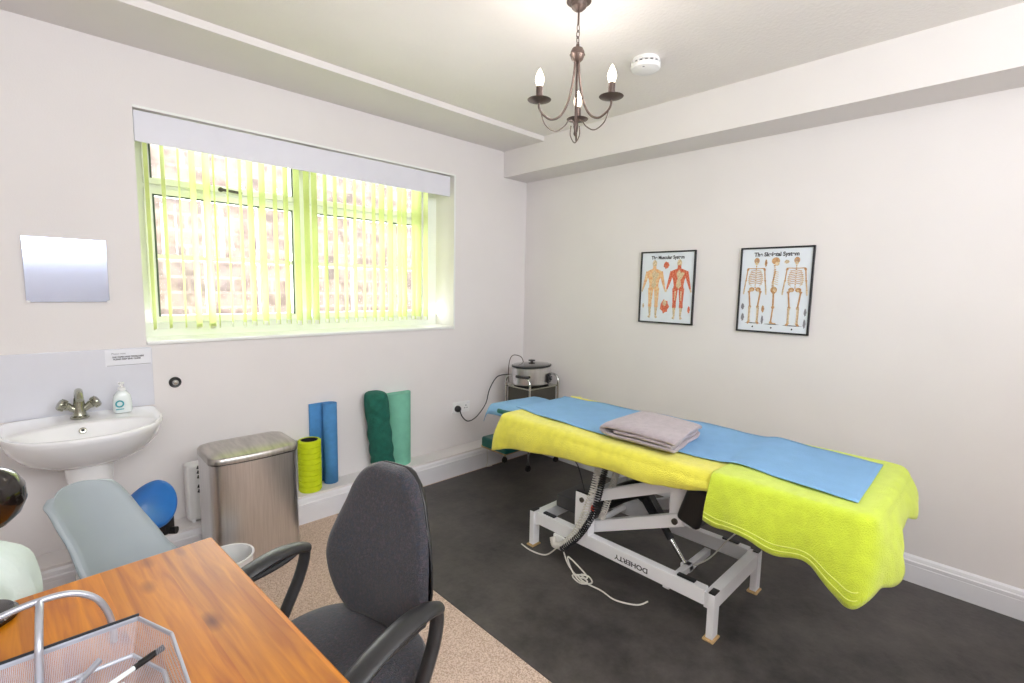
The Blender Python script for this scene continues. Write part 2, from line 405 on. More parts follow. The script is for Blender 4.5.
# unseen wall behind the camera; its wide window is added to light the room
BX0, BX1, BZ0, BZ1 = -3.6, -1.0, 1.58, 2.34
w = MB(); w.box((XL-.1, YB-.2, -.08), (BX0, YB, H+.1)); w.box((BX1, YB-.2, -.08), (.1, YB, H+.1)); w.box((BX0, YB-.2, -.08), (BX1, YB, BZ0)); w.box((BX0, YB-.2, BZ1), (BX1, YB, H+.1))
struct(w.build('wall_front', 'wall', flat=True))
w2 = MB()
for x in (BX0+.03, (BX0+BX1)/2, BX1-.03): w2.box((x-.03, YB-.12, BZ0), (x+.03, YB-.06, BZ1), bev=.004)
for z in (BZ0+.03, BZ1-.03): w2.box((BX0, YB-.12, z-.03), (BX1, YB-.06, z+.03), bev=.004)
struct(w2.build('fill_window', 'upvc'))  # frame of the added window, out of view
# downstand beam along right wall and soffit strip along window wall
b = MB(); b.box((-.2545, YB, 2.1766), (0, 0, H)); struct(b.build('beam', 'beam', flat=True))
b = MB(); b.box((XL, -.41, H-.033), (-.2545, 0, H)); struct(b.build('trim_1', 'beam', flat=True))
# boxed-in ledge along window wall
b = MB(); b.box((XL, -.145, 0), (0, 0, .155), bev=.004); struct(b.build('trim_2', 'wall'))
def skirt(name, pts_fn, a, c):
    prof = [(0, 0), (.018, 0), (.018, .088), (.0165, .092), (.018, .096), (.018, .108), (.013, .113), (.013, .118), (.010, .128), (.004, .134), (0, .136)]
    s = MB(); s.loft([[pts_fn(t, d, h) for d, h in prof] for t in (a, c)]); return struct(s.build(name, 'skirt', angle=20))
skirt('baseboard_back', lambda t, d, h: (t, -.145-d, h*1.04), XL, 0)
skirt('baseboard_right', lambda t, d, h: (-d, t, h*.95), YB, -.145)
skirt('baseboard_left', lambda t, d, h: (XL+d, t, h), YB, -.145)

# ------------------------------------------------------------------ window
fy0, fy1 = .215, .275
w = MB()
w.box((WX0, fy0, WZ0), (WX1, fy1, WZ0+.085), bev=.004); w.box((WX0, fy0, WZ1-.05), (WX1, fy1, WZ1), bev=.004)
w.box((WX0, fy0+.001, WZ0+.084), (WX0+.05, fy1, WZ1-.049)); w.box((WX1-.13, fy0+.001, WZ0+.084), (WX1, fy1, WZ1-.049))
XM = -1.70
w.box((XM-.035, fy0+.001, WZ0+.084), (XM+.035, fy1, WZ1-.049))
win = struct(w.build('window_1', 'upvc'))
def sash(x0, x1, z0, z1, t=.04, bars=()):
    s = MB(); y0, y1 = fy0-.018, fy0+.03
    s.box((x0, y0+.001, z0+t-.002), (x0+t, y1, z1-t+.002)); s.box((x1-t, y0+.001, z0+t-.002), (x1, y1, z1-t+.002))
    s.box((x0, y0, z0), (x1, y1, z0+t), bev=.005); s.box((x0, y0, z1-t), (x1, y1, z1), bev=.005)
    for kind, v in bars:
        if kind == 'v': s.box((v-.014, y0+.01, z0+t), (v+.014, y1-.005, z1-t))
        else: s.box((x0+t, y0+.012, v-.012), (x1-t, y1-.005, v+.012))
    o = s.build('window_frame', 'upvc', win)
    g = MB(); g.box((x0+t, fy0+.008, z0+t), (x1-t, fy0+.012, z1-t)); g.build('pane', 'glass', o, flat=True)
    q = MB()
    e = .007
    for (a, c) in (((x0+t-e, y0+.012, z0+t-e), (x0+t+.001, y1+.002, z1-t+e)), ((x1-t-.001, y0+.012, z0+t-e), (x1-t+e, y1+.002, z1-t+e)), ((x0+t, y0+.012, z1-t-.001), (x1-t, y1+.002, z1-t+e))):
        q.box((a[0], a[1]-.0145, a[2]), (c[0], a[1]-.0115, c[2]))
    q.build('gasket', 'outframe', o, flat=True)
zt = 1.80
for (x0, x1) in ((WX0+.05, XM-.035), (XM+.035, WX1-.13)):
    xm = (x0+x1)/2
    sash(x0, x1, WZ0+.085, zt, bars=[('v', x0+(x1-x0)*.36), ('h', 1.46), ('v', x0+(x1-x0)*.72)])
    sash(x0, x1, zt+.015, WZ1-.05, t=.035)
for (a_, b2_) in ((WX0+.05, XM-.035), (XM+.035, WX1-.13)):
    w = MB(); w.box((a_, fy0+.0012, zt-.01), (b2_, fy1-.001, zt+.025)); w.build('transom', 'upvc', win, flat=True)
w = MB(); w.cyl((-2.14, fy0-.03, zt+.03), (-2.14, fy0-.018, zt+.03), .012); w.bar((-2.14, fy0-.034, zt+.03), (-2.04, fy0-.04, zt+.022), .008, .014); w.build('window_handle', 'darksteel', win)
w = MB(); w.box((WX0-.0, -.012, WZ0-.002), (WX1+.0, fy0, WZ0+.016), bev=.005); struct(w.build('window_sill', 'upvc'))
w = MB(); w.box((WX1-.001, -.0035, WZ0-.008), (WX1+.013, 0, WZ1+.008), bev=.001); struct(w.build('trim_3', 'upvc'))
w = MB(); w.box((WX0, -.0035, WZ1-.001), (WX1, 0, WZ1+.010), bev=.001); struct(w.build('trim_4', 'upvc'))
# outside: brick wall across a light well and paving
w = MB(); w.box((-7, 1.9, -1), (4, 2.15, 3.3)); o = struct(w.build('exterior_wall', 'brick', flat=True))
w = MB(); w.box((-7, .31, -.3), (4, 1.9, -.2)); struct(w.build('exterior_ground', mat('pale_paving', '#CFCBC2', .9, var=.05), flat=True))

# ------------------------------------------------------------------ vertical blind
bl = thing('vertical_blind', (-1.63, .09, 1.1), 'lime green vertical blind turned open behind a white pelmet in the window', 'blind')
s = MB(); s.box((WX0+.004, .018, 1.968), (WX1-.02, .032, WZ1-.006), bev=.003); s.build('pelmet', mat('pelmet_white', '#E2E2EC', .6, var=.01), bl)
s = MB(); s.box((WX0+.01, .06, 2.02), (WX1-.05, .12, 2.06), bev=.004); s.build('headrail', 'whitemetal', bl)
xs = [-2.475, -2.41, -2.346, -2.288, -2.228, -2.195, -2.134, -2.074, -2.026, -1.966, -1.9, -1.842, -1.782, -1.726, -1.68, -1.616, -1.555, -1.492, -1.428, -1.368, -1.3, -1.244, -1.182, -1.112, -1.074, -1.004, -.964, -.904]
wides = [5, 5, 3, 7, 8, 3, 3, 4, 7, 7, 5, 6, 7, 7, 7, 5, 5, 4, 4, 4, 5, 7, 7, 6, 6, 5, 8, 6]
for x, wd in zip(xs, wides):
    # angle so that the 89 mm slat shows the width seen in the photo
    dx, dy = x+2.883, .09+2.832; D = math.hypot(dx, dy); va = math.atan2(dx, dy)
    dep = D*math.cos(va-.771)
    ang = va - math.asin(min(.99, max(1.4, wd*.88-.9)/(489/dep*.089)))*(1 if va > .25 else -1)
    d = Vector((math.sin(ang), math.cos(ang), 0)); nrm = Vector((d.y, -d.x, 0))
    c0 = Vector((x, .092, 0)); bot = 1.105+random.uniform(-.004, .004)
    tw = random.uniform(-.05, .05)
    s = MB()
    def fn(u, v):
        a = (u-.5)*.089; zz = bot+(2.03-bot)*v; dd = Vector((math.sin(ang+tw*(1-v)), math.cos(ang+tw*(1-v)), 0))
        return c0+dd*a+nrm*(.003*(1-(2*u-1)**2))+Vector((0, 0, zz))
    s.grid(fn, 6, 8); sl = s.build('slat', 'blind', bl)
    q = MB(); q.box(c0+Vector((-.001, -.03, bot-.003)), c0+Vector((.001, .03, bot+.022)), rot=Euler((0, 0, -ang)), about=c0+Vector((0, 0, bot))); q.build('slat_weight', 'whiteplastic', sl, flat=True)
s = MB(); s.tube([(x, .055, 1.108) for x in xs], .0012, n=5); s.build('bottom_chain', 'whiteplastic', bl)

# ------------------------------------------------------------------ ceiling items
sm = thing('smoke_alarm', (-.79, -1.53, H), 'round white smoke alarm fixed to the ceiling beside the chandelier', 'smoke alarm')
s = MB(); s.lathe((-.79, -1.53, H), [(.062, 0), (.066, -.012), (.066, -.018)], 40); s.build('base', 'whiteplastic', sm)
s = MB(); s.lathe((-.79, -1.53, H-.018), [(.055, 0), (.055, -.008)], 40); s.build('vent_ring', 'greybox', sm)
s = MB(); s.lathe((-.79, -1.53, H-.026), [(.066, 0), (.068, -.006), (.064, -.018), (.05, -.026), (.02, -.029), (.001, -.029)], 40); s.build('cover', 'whiteplastic', sm)
s = MB(); s.cyl((-.835, -1.548, H-.052), (-.835, -1.548, H-.046), .006); s.build('test_button', 'ink_grey', sm)
s = MB()
for k in range(16):
    a = 2*PI*k/16; s.box((-.79+.061*math.cos(a)-.004, -1.53+.061*math.sin(a)-.004, H-.027), (-.79+.061*math.cos(a)+.004, -1.53+.061*math.sin(a)+.004, H-.017))
s.build('rib', 'whiteplastic', sm, flat=True)

cx, cy = -1.372, -1.598
ch = thing('chandelier', (cx, cy, H), 'small bronze three-arm chandelier with lit candle bulbs hanging from the ceiling', 'chandelier')
s = MB(); s.lathe((cx, cy, H), [(.045, 0), (.045, -.005), (.030, -.010), (.027, -.024), (.016, -.034), (.003, -.040)], 32); s.build('ceiling_rose', 'bronze', ch)
s = MB(); s.cyl((cx, cy, H-.04), (cx, cy, 2.315), .004, n=12)
z = 2.315
for k in range(4):
    pts = []
    for q in range(16):
        a = 2*PI*q/16; lx = .0065*math.cos(a); lz = .014*math.sin(a)
        pts.append((cx+(lx if k % 2 == 0 else 0), cy+(0 if k % 2 == 0 else lx), z-.011+lz))
    s.tube(pts, .0018, n=6, closed=True); z -= .0215
s.build('chain', 'bronze', ch)
s = MB(); s.lathe((cx, cy, 2.21), [(.004, .036), (.006, .028), (.02, .022), (.026, .01), (.0265, .002), (.029, 0), (.0265, -.003), (.022, -.016), (.012, -.026), (.001, -.028)], 28); s.build('ball', 'bronze', ch)
R0 = .150; ZP = 2.022
for k in range(3):
    a = math.radians(36+120*k); dv_ = Vector((math.cos(a), math.sin(a), 0)); c = Vector((cx, cy, 0)); up = Vector((0, 0, 1))
    P_ = lambda r, z_: c+dv_*r+up*z_
    s = MB(); s.tube(smooth_path([P_(.008, 2.185), P_(.014, 2.12), P_(.032, 2.04), P_(.062, 1.985), P_(.10, 1.965), P_(.135, 1.98), P_(R0, 2.0), P_(R0, ZP)], 6), .0042, n=8)
    arm = s.build('arm', 'bronze', ch)
    s = MB(); s.tube(smooth_path([P_(R0, ZP-.015), P_(R0-.008, 1.985), P_(.125, 1.945), P_(.085, 1.925), P_(.048, 1.945), P_(.03, 1.968), P_(.012, 1.972), P_(.004, 1.955)], 6), .0022, n=6); s.build('scroll_wire', 'bronze', arm)
    q = P_(R0, ZP)
    s = MB(); s.lathe(q, [(.006, -.006), (.02, -.003), (.042, .004), (.044, .006), (.02, .001), (.006, 0)], 28); s.build('drip_plate', 'bronze', arm)
    s = MB(); s.cyl(q, q+up*.052, .0125, n=20); s.build('candle_tube', 'bronze', arm)
    s = MB(); s.lathe(q+up*.052, [(.0105, 0), (.012, .007), (.0160, .020), (.0165, .028), (.012, .043), (.006, .056), (.001, .064)], 20); bo = s.build('bulb', 'bulb', arm)
    ld = bpy.data.lights.new('candle_light', 'POINT'); ld.energy = 1.7; ld.color = (1, .92, .86); ld.shadow_soft_size = .03
    lo = bpy.data.objects.new('candle_light', ld); lo.location = q+up*.15; col.objects.link(lo)
s = MB()
s.tube([(cx, cy, 2.19), (cx, cy, 1.94)], .0035, n=8)
s.tube(smooth_path([(cx-.011, cy+.011, 1.955), (cx-.012, cy+.012, 1.92), (cx, cy, 1.893), (cx+.012, cy-.012, 1.92), (cx+.011, cy-.011, 1.955)], 6), .0022, n=6)
s.lathe((cx, cy, 1.925), [(.001, -.008), (.006, 0), (.004, .012), (.007, .03)], 12)
s.build('centre_stem', 'bronze', ch)

# ------------------------------------------------------------------ wall items
mr = thing('wall_mirror', (-2.783, -.001, 1.24), 'small frameless rectangular mirror on the wall above the washbasin', 'mirror')
s = MB(); s.box((-2.915, -.010, 1.241), (-2.650, -.004, 1.509), bev=.001); s.build('mirror_glass', 'mirror', mr)
s = MB(); s.box((-2.905, -.004, 1.25), (-2.66, 0, 1.50)); s.build('backing', 'whiteplastic', mr, flat=True)
for x in (-2.915, -2.66):
    s = MB(); s.box((x, -.013, 1.238), (x+.012, 0, 1.248), bev=.001); s.build('clip', 'whiteplastic', mr)
s = MB(); s.box((-3.08, -.008, .752), (-2.509, 0, 1.028), bev=.0015); tag(s.build('splashback', 'tile'), 'glossy white splashback panel fixed to the wall behind the washbasin', 'splashback')
nt = thing('notice', (-2.594, -.010, .945), 'small white printed notice stuck at the top right corner of the splashback', 'notice')
s = MB(); s.box((-2.680, -.0095, .950), (-2.512, -.0083, 1.024)); s.build('notice_sheet', 'paper', nt, flat=True)
def wall_mx(x, y, z): return Matrix(((1, 0, 0, x), (0, 0, -1, y), (0, 1, 0, z), (0, 0, 0, 1)))
text_part('lettering', 'Please note', wall_mx(-2.632, -.0101, 1.006), .011, 'ink_grey', nt)
text_part('lettering', 'ONLY PAPER HAND TOWELS HERE', wall_mx(-2.598, -.0101, .990), .0095, 'ink', nt, width=.115, bold=.0003)
text_part('lettering', 'PLEASE KEEP SINK CLEAR', wall_mx(-2.602, -.0101, .980), .0095, 'ink', nt, width=.10, bold=.0003)
s = MB(); s.box((-2.675, -.0104, .9515), (-2.515, -.0096, .9535)); s.build('rule_line', 'ink_grey', nt, flat=True)
fx = thing('wall_fitting', (-2.423, -.001, .82), 'small round chrome stopper with dark ring on the wall right of the washbasin', 'wall fitting')
s = MB(); s.lathe((-2.423, 0, .848), [(.026, 0), (.026, .006), (.022, .010), (.015, .008)], 28, axis=(0, -1, 0)); s.build('ring', 'claddark', fx)
s = MB(); s.lathe((-2.423, 0, .848), [(.013, .006), (.013, .014), (.009, .019), (.001, .020)], 20, axis=(0, -1, 0)); s.build('knob', 'chrome', fx)

# posters
def poster(y0, y1, z0, z1, name_t, label):
    o = thing('framed_poster', (-.012, (y0+y1)/2, z0), label, 'poster', group='framed anatomy posters on the right wall')
    a, b_ = min(y0, y1), max(y0, y1); t = .009
    s = MB()
    s.box((-.016, a, z0), (0, a+t, z1), bev=.0015); s.box((-.016, b_-t, z0), (0, b_, z1), bev=.0015)
    s.box((-.016, a, z0), (0, b_, z0+t), bev=.0015); s.box((-.016, a, z1-t), (0, b_, z1), bev=.0015)
    s.build('frame', 'frameblack', o)
    s = MB(); s.box((-.008, a+.004, z0+.004), (-.002, b_-.004, z1-.004)); s.build('print', 'poster', o, flat=True)
    mx = Matrix(((0, 0, -1, -.0088), (-1, 0, 0, (a+b_)/2), (0, 1, 0, z1-.040), (0, 0, 0, 1)))
    text_part('title', name_t, mx, .030, 'ink', o, width=.225, bold=.0010)
    return o
YX = [0]
class Fig:
    """flat printed figure on a poster, drawn at (u,v) right/up from its top centre; height h"""
    def __init__(s, yc, zt, h, x=-.0083): s.mb = MB(); s.yc, s.zt, s.h, s.x = yc, zt, h, x; s.k = 0
    def p(s, u, v): return (s.x-.00003*s.k, s.yc-u*s.h, s.zt-v*s.h)
    def shape(s, pts, mi=0): s.k += 1; s.mb.mi = mi; s.mb.prism([s.p(*q) for q in pts], (-.0001, 0, 0))
    def limb(s, u0, v0, w0, u1, v1, w1, mi=0):
        dx, dy = u1-u0, v1-v0; L = math.hypot(dx, dy); nx, ny = -dy/L, dx/L
        s.shape([(u0+nx*w0, v0+ny*w0), (u1+nx*w1, v1+ny*w1), (u1-nx*w1, v1-ny*w1), (u0-nx*w0, v0-ny*w0)], mi)
    def bone(s, u0, v0, u1, v1, w=.006, mi=0):
        s.limb(u0, v0, w, u1, v1, w, mi)
        for (u, v) in ((u0, v0), (u1, v1)): s.disc(u, v, w*1.9, w*1.5, mi)
    def disc(s, u, v, ru, rv, mi=0, n=12): s.shape([(u+ru*math.cos(2*PI*k/n), v+rv*math.sin(2*PI*k/n)) for k in range(n)], mi)
def muscle_fig(yc, zt, h, mats, parent, lift):
    g = Fig(yc, zt, h, -.0083)
    g.disc(0, .065, .042, .06, 1); g.limb(0, .1, .03, 0, .17, .035, 0)
    g.shape([(-.04, .155), (.04, .155), (.13, .19), (.14, .25), (.10, .34), (.085, .43), (.095, .5), (-.095, .5), (-.085, .43), (-.10, .34), (-.14, .25), (-.13, .19)], 0)
    g.shape([(0, .17), (.05, .24), (.03, .34), (.045, .44), (0, .49), (-.045, .44), (-.03, .34), (-.05, .24)], 1)
    for sg in (-1, 1):
        g.limb(sg*.125, .2, .032, sg*.165, .36, .027, 0); g.limb(sg*.165, .36, .026, sg*.205, .49, .014, 0); g.limb(sg*.205, .49, .014, sg*.225, .54, .012, 1)
        g.limb(sg*.055, .48, .05, sg*.06, .70, .032, 0); g.limb(sg*.06, .70, .03, sg*.06, .80, .034, 0); g.limb(sg*.06, .80, .028, sg*.055, .95, .014, 1); g.limb(sg*.055, .95, .018, sg*.075, .985, .022, 1)
        g.limb(sg*.075, .22, .025, sg*.03, .33, .012, 1 if sg > 0 else 0)
        g.limb(sg*.05, .52, .012, sg*.055, .68, .007, 1)
    g.mb.build('printed_figure', mats, parent, flat=True)
def skeleton_fig(yc, zt, h, mats, parent, side=False):
    g = Fig(yc, zt, h)
    if side:
        g.disc(0, .06, .055, .052, 0); g.disc(.02, .10, .03, .03, 1)
        for k in range(12): g.disc(-.012+.012*math.sin(k*.5), .13+k*.029, .014, .011, k % 2)
        for k in range(7): g.limb(-.02, .20+k*.03, .005, .05, .225+k*.03, .004, 1)
        g.disc(0, .48, .045, .05, 0); g.disc(.01, .48, .02, .022, 1)
        g.bone(0, .22, -.02, .37, .008, 0); g.bone(-.02, .37, .015, .5, .006, 1)
        g.bone(0, .52, .005, .73, .012, 0); g.bone(.005, .74, -.01, .95, .01, 0); g.limb(-.03, .96, .01, .06, .97, .007, 0)
    else:
        g.disc(0, .055, .038, .045, 0); g.disc(0, .095, .022, .026, 1)
        for sg in (-1, 1): g.disc(sg*.015, .055, .009, .009, 2)
        for k in range(13): g.disc(0, .135+k*.026, .010, .010, k % 2)
        for k in range(8):
            wv = .075+.03*math.sin(k/7*PI*.8)
            for sg in (-1, 1):
                g.limb(sg*.008, .195+k*.026, .0045, sg*wv, .205+k*.027, .0045, 0)
                g.limb(sg*wv, .205+k*.027, .0045, sg*(wv-.04), .235+k*.027, .004, 1)
        for sg in (-1, 1):
            g.limb(0, .17, .006, sg*.11, .165, .006, 0); g.disc(sg*.115, .18, .016, .02, 0)
            g.bone(sg*.12, .19, sg*.135, .345, .008, 0); g.bone(sg*.133, .355, sg*.15, .48, .006, 1); g.bone(sg*.142, .355, sg*.158, .48, .004, 0)
            g.limb(sg*.153, .49, .012, sg*.16, .55, .008, 1)
            g.disc(sg*.045, .475, .04, .032, 0); g.disc(sg*.045, .485, .016, .014, 1)
            g.bone(sg*.08, .51, sg*.055, .73, .011, 0); g.bone(sg*.055, .745, sg*.055, .95, .010, 1); g.bone(sg*.072, .75, sg*.068, .94, .004, 0)
            g.limb(sg*.055, .955, .014, sg*.08, .985, .016, 0)
    g.mb.build('printed_figure', mats, parent, flat=True)
def small_bits(parent, items, mats):
    for (y, z, ry, rz, mi) in items:
        n = 14; mb = MB(); mb.prism([(-.0084-.0001*(mi == 1), y+ry*math.cos(2*PI*k/n)*(1+.22*math.sin(3*k)), z+rz*math.sin(2*PI*k/n)*(1+.15*math.cos(4*k))) for k in range(n)], (-.0001, 0, 0))
        mb.build('printed_detail', mats[mi], parent, flat=True)
p1 = poster(-1.081, -1.454, 1.131, 1.588, 'The Muscular System', 'black-framed anatomy poster of two red and tan muscle figures on the right wall')
muscle_fig(-1.180, 1.536, .378, ['muscle2', 'bonelight'], p1, 0)
muscle_fig(-1.350, 1.536, .378, ['muscle', 'bonelight'], p1, 0)
small_bits(p1, [(-1.262, 1.50, .018, .022, 0), (-1.262, 1.24, .028, .042, 0), (-1.262, 1.262, .012, .02, 1), (-1.425, 1.225, .008, .022, 0), (-1.11, 1.24, .006, .016, 1)], ['muscle', 'bonelight'])
p2 = poster(-1.718, -2.086, 1.120, 1.586, 'The Skeletal System', 'black-framed anatomy poster of three skeletons on the right wall')
skeleton_fig(-1.805, 1.533, .372, ['bone', 'bonelight', 'ink_grey'], p2)
skeleton_fig(-1.902, 1.533, .372, ['bone', 'bonelight', 'ink_grey'], p2, True)
skeleton_fig(-2.005, 1.533, .372, ['bone', 'bonelight', 'ink_grey'], p2)
small_bits(p2, [(-1.853, 1.50, .006, .02, 0), (-1.957, 1.505, .012, .010, 1), (-1.745, 1.26, .008, .018, 2), (-1.748, 1.20, .008, .022, 2), (-1.853, 1.25, .007, .02, 0), (-1.853, 1.19, .006, .024, 2), (-2.062, 1.24, .006, .02, 2), (-2.062, 1.18, .006, .024, 2),
    (-1.805, 1.170, .04, .0022, 3), (-1.902, 1.168, .035, .0022, 3), (-2.005, 1.166, .045, .0022, 3), (-1.805, 1.15, .004, .005, 3), (-1.902, 1.149, .004, .005, 3), (-2.005, 1.147, .004, .005, 3)], ['bone', 'bonelight', 'ink_grey', 'ink'])

# socket
so = thing('wall_socket', (-.655, -.005, .40), 'white double wall socket low on the window wall near the corner', 'socket')
s = MB(); s.box((-.735, -.010, .405), (-.575, 0, .488), bev=.003); s.build('faceplate', 'whiteplastic', so)
for x in (-.70, -.61):
    s = MB(); s.box((x-.012+.02, -.014, .468), (x+.012+.02, -.009, .480), bev=.001); s.build('switch', 'skirt', so)
s = MB()
for dx, dz, wx, wz in ((0, .012, .003, .005), (-.011, -.006, .005, .002), (.011, -.006, .005, .002)):
    s.box((-.612+dx-wx, -.0108, .442+dz-wz), (-.612+dx+wx, -.0098, .442+dz+wz))
s.build('pin_hole', 'ink', so, flat=True)
pl = thing('power_cord', (-.70, -.03, .42), 'black plug and cable running from the wall socket to the slow cooker', 'power cord')
s = MB(); s.lathe((-.695, -.0105, .440), [(.024, 0), (.025, .012), (.020, .026), (.012, .034), (.001, .036)], 20, axis=(0, -1, 0)); s.build('plug', 'black', pl)
s = MB(); s.tube(smooth_path([(-.695, -.044, .432), (-.68, -.055, .385), (-.63, -.06, .345), (-.55, -.06, .365), (-.46, -.06, .45), (-.42, -.06, .56), (-.37, -.09, .655), (-.33, -.17, .68), (-.318, -.222, .675)], 8), .004, n=8); s.build('cable', 'cord_black', pl)
s = MB(); s.tube(smooth_path([(-.50, -.15, .158), (-.53, -.168, .150), (-.535, -.172, .10), (-.53, -.173, .04), (-.545, -.176, .008), (-.50, -.19, .008)], 6), .0025, n=6); tag(s.build('loose_cable', 'cord_white'), 'thin white cable hanging over the boxed ledge left of the trolley', 'cable')

# ------------------------------------------------------------------ washbasin
def Dshape(cx_, w_, d_, n=48, y0=-.012, flatk=.9):
    """D outline: straight at the wall, rounded to the room"""
    pts = []
    for k in range(n):
        a = 2*PI*k/n; c_, s_ = math.cos(a), math.sin(a)
        ex = .8
        x = cx_+w_*math.copysign(abs(c_)**ex, c_)
        yy = s_
        if yy > 0: y = y0-d_*.42+(d_*.42)*min(1, abs(s_)**.16)
        else: y = y0-d_*.42-(d_*.58)*abs(s_)**.92
        pts.append((x, y))
    return pts
BX = -2.770
wb = thing('washbasin', (BX, -.25, 0), 'white ceramic pedestal washbasin below the mirror on the left', 'washbasin')
s = MB(); rings = []
def ringD(w_, d_, z_, dy=0, y0=-.012, cx_=BX): return [(x, y+dy, z_) for x, y in Dshape(cx_, w_, d_, y0=y0)]
rings += [ringD(.11, .24, .590, -.03), ringD(.155, .31, .603, -.02), ringD(.205, .39, .638, -.01), ringD(.238, .45, .685), ringD(.252, .474, .728), ringD(.256, .48, .745), ringD(.254, .475, .753), ringD(.246, .462, .754)]
def inner(w_, d_, z_, yc): return [(BX+w_*math.cos(2*PI*k/48), yc+d_*math.sin(2*PI*k/48)*(1 if math.sin(2*PI*k/48) < 0 else .72), z_) for k in range(48)]
yc = -.29
rings += [inner(.232, .17, .748, yc), inner(.218, .16, .735, yc), inner(.19, .14, .70, yc), inner(.14, .11, .665, yc), inner(.07, .06, .645, yc), inner(.02, .02, .64, yc)]
s.loft(rings); s.build('bowl', 'ceramic', wb, angle=60)
s = MB()
prof = [(.084, .62), (.078, .585), (.068, .48), (.062, .35), (.066, .15), (.085, .03), (.09, 0)]
s.loft([[(BX+r_*math.cos(2*PI*k/32), -.255+r_*1.0*math.sin(2*PI*k/32), z_) for k in range(32)] for r_, z_ in prof]); s.build('pedestal', 'ceramic', wb)
s = MB(); s.lathe((BX-.01, -.187, .716), [(.013, 0), (.013, .004), (.008, .006)], 20, axis=(0, -1, .35)); s.build('overflow_ring', 'oldchrome', wb)
s = MB(); s.cyl((BX-.01, -.1905, .718), (BX-.01, -.1945, .7193), .006); s.build('overflow_hole', 'ink', wb)
tp = thing('mixer_tap', (-2.782, -.095, .757), 'worn chrome mixer tap with two cross-shaped knobs on the washbasin', 'tap')
tx, ty, tz = -2.782, -.095, .753
s = MB(); s.lathe((tx, ty, tz), [(.032, 0), (.032, .006), (.024, .012), (.02, .03), (.019, .06), (.017, .085)], 28)
s.tube(smooth_path([(tx, ty, tz+.03), (tx-.02, ty, tz+.040), (tx-.036, ty, tz+.054)], 4), .0135, n=14); s.tube(smooth_path([(tx, ty, tz+.03), (tx+.02, ty, tz+.040), (tx+.036, ty, tz+.054)], 4), .0135, n=14)
s.build('tap_body', 'oldchrome', tp)
s = MB(); s.tube(smooth_path([(tx, ty, tz+.08), (tx, ty-.006, tz+.105), (tx, ty-.03, tz+.118), (tx, ty-.065, tz+.112), (tx, ty-.09, tz+.09)], 6), lambda t: .0155-.003*t, n=16); s.build('spout', 'oldchrome', tp)
for sg in (-1, 1):
    s = MB(); ax = Vector((sg*.8, -.15, .45)).normalized(); p0 = Vector((tx+sg*.032, ty, tz+.050))
    s.lathe(p0, [(.015, 0), (.017, .006), (.017, .012), (.022, .016), (.0235, .03), (.02, .037), (.001, .040)], 16, axis=ax)
    for k in range(6):
        u_, w_ = frame(ax); a = 2*PI*k/6; q = p0+ax*.024+(u_*math.cos(a)+w_*math.sin(a))*.022
        s.cyl(q-ax*.008, q+ax*.008, .005, n=8)
    s.build('knob', 'oldchrome', tp)
sp = thing('soap_bottle', (-2.637, -.09, .758), 'clear hand soap bottle with teal logo on the washbasin rim', 'soap bottle')
bx, by, bz = -2.637, -.09, .7535
s = MB(); s.loft([[(bx+w_*math.copysign(abs(math.cos(2*PI*k/28))**.6, math.cos(2*PI*k/28)), by+d_*math.copysign(abs(math.sin(2*PI*k/28))**.7, math.sin(2*PI*k/28)), bz+z_) for k in range(28)] for w_, d_, z_ in ((.030, .020, 0), (.034, .024, .006), (.034, .024, .05), (.030, .022, .075), (.018, .016, .092), (.012, .012, .098))]); s.build('bottle', 'soap', sp)
s = MB(); s.lathe((bx, by, bz+.096), [(.014, 0), (.014, .014), (.006, .016), (.005, .03), (.010, .031), (.010, .037), (.001, .038)], 18); s.bar((bx, by, bz+.130), (bx-.01, by-.035, bz+.128), .008, .007); s.build('pump', 'whiteplastic', sp)
s = MB(); s.tube([(bx-.012+.013*math.cos(a), by-.0268, bz+.042+.013*math.sin(a)) for a in [2*PI*k/20 for k in range(20)]], .0032, n=6, closed=True); s.box((bx-.026, by-.0275, bz+.016), (bx+.002, by-.026, bz+.020)); s.build('logo', 'tealprint', sp)

# ------------------------------------------------------------------ bin, heater, little bin
bn = thing('pedal_bin', (-2.22, -.325, 0), 'large rectangular stainless steel bin with domed lid against the window wall', 'bin')
def rrect(x0, x1, y0, y1, r_, z_, n=6, bulge=0):
    pts = []
    for (cx_, cy_, a0) in ((x1-r_, y1-r_, 0), (x0+r_, y1-r_, 90), (x0+r_, y0+r_, 180), (x1-r_, y0+r_, 270)):
        for k in range(n+1):
            a = math.radians(a0+90*k/n); pts.append((cx_+r_*math.cos(a), cy_+r_*math.sin(a), z_))
    out = []
    for x, y, zz in pts:
        t_ = (x-x0)/(x1-x0); 
        if y < (y0+y1)/2: y -= bulge*4*t_*(1-t_)
        out.append((x, y, zz))
    return out
X0, X1, Y0, Y1 = -2.388, -2.008, -.462, -.192
s = MB(); s.loft([rrect(X0+.008, X1-.008, Y0+.008, Y1-.005, .05, 0), rrect(X0+.008, X1-.008, Y0+.008, Y1-.005, .05, .03)]); s.build('base', 'black', bn)
s = MB()
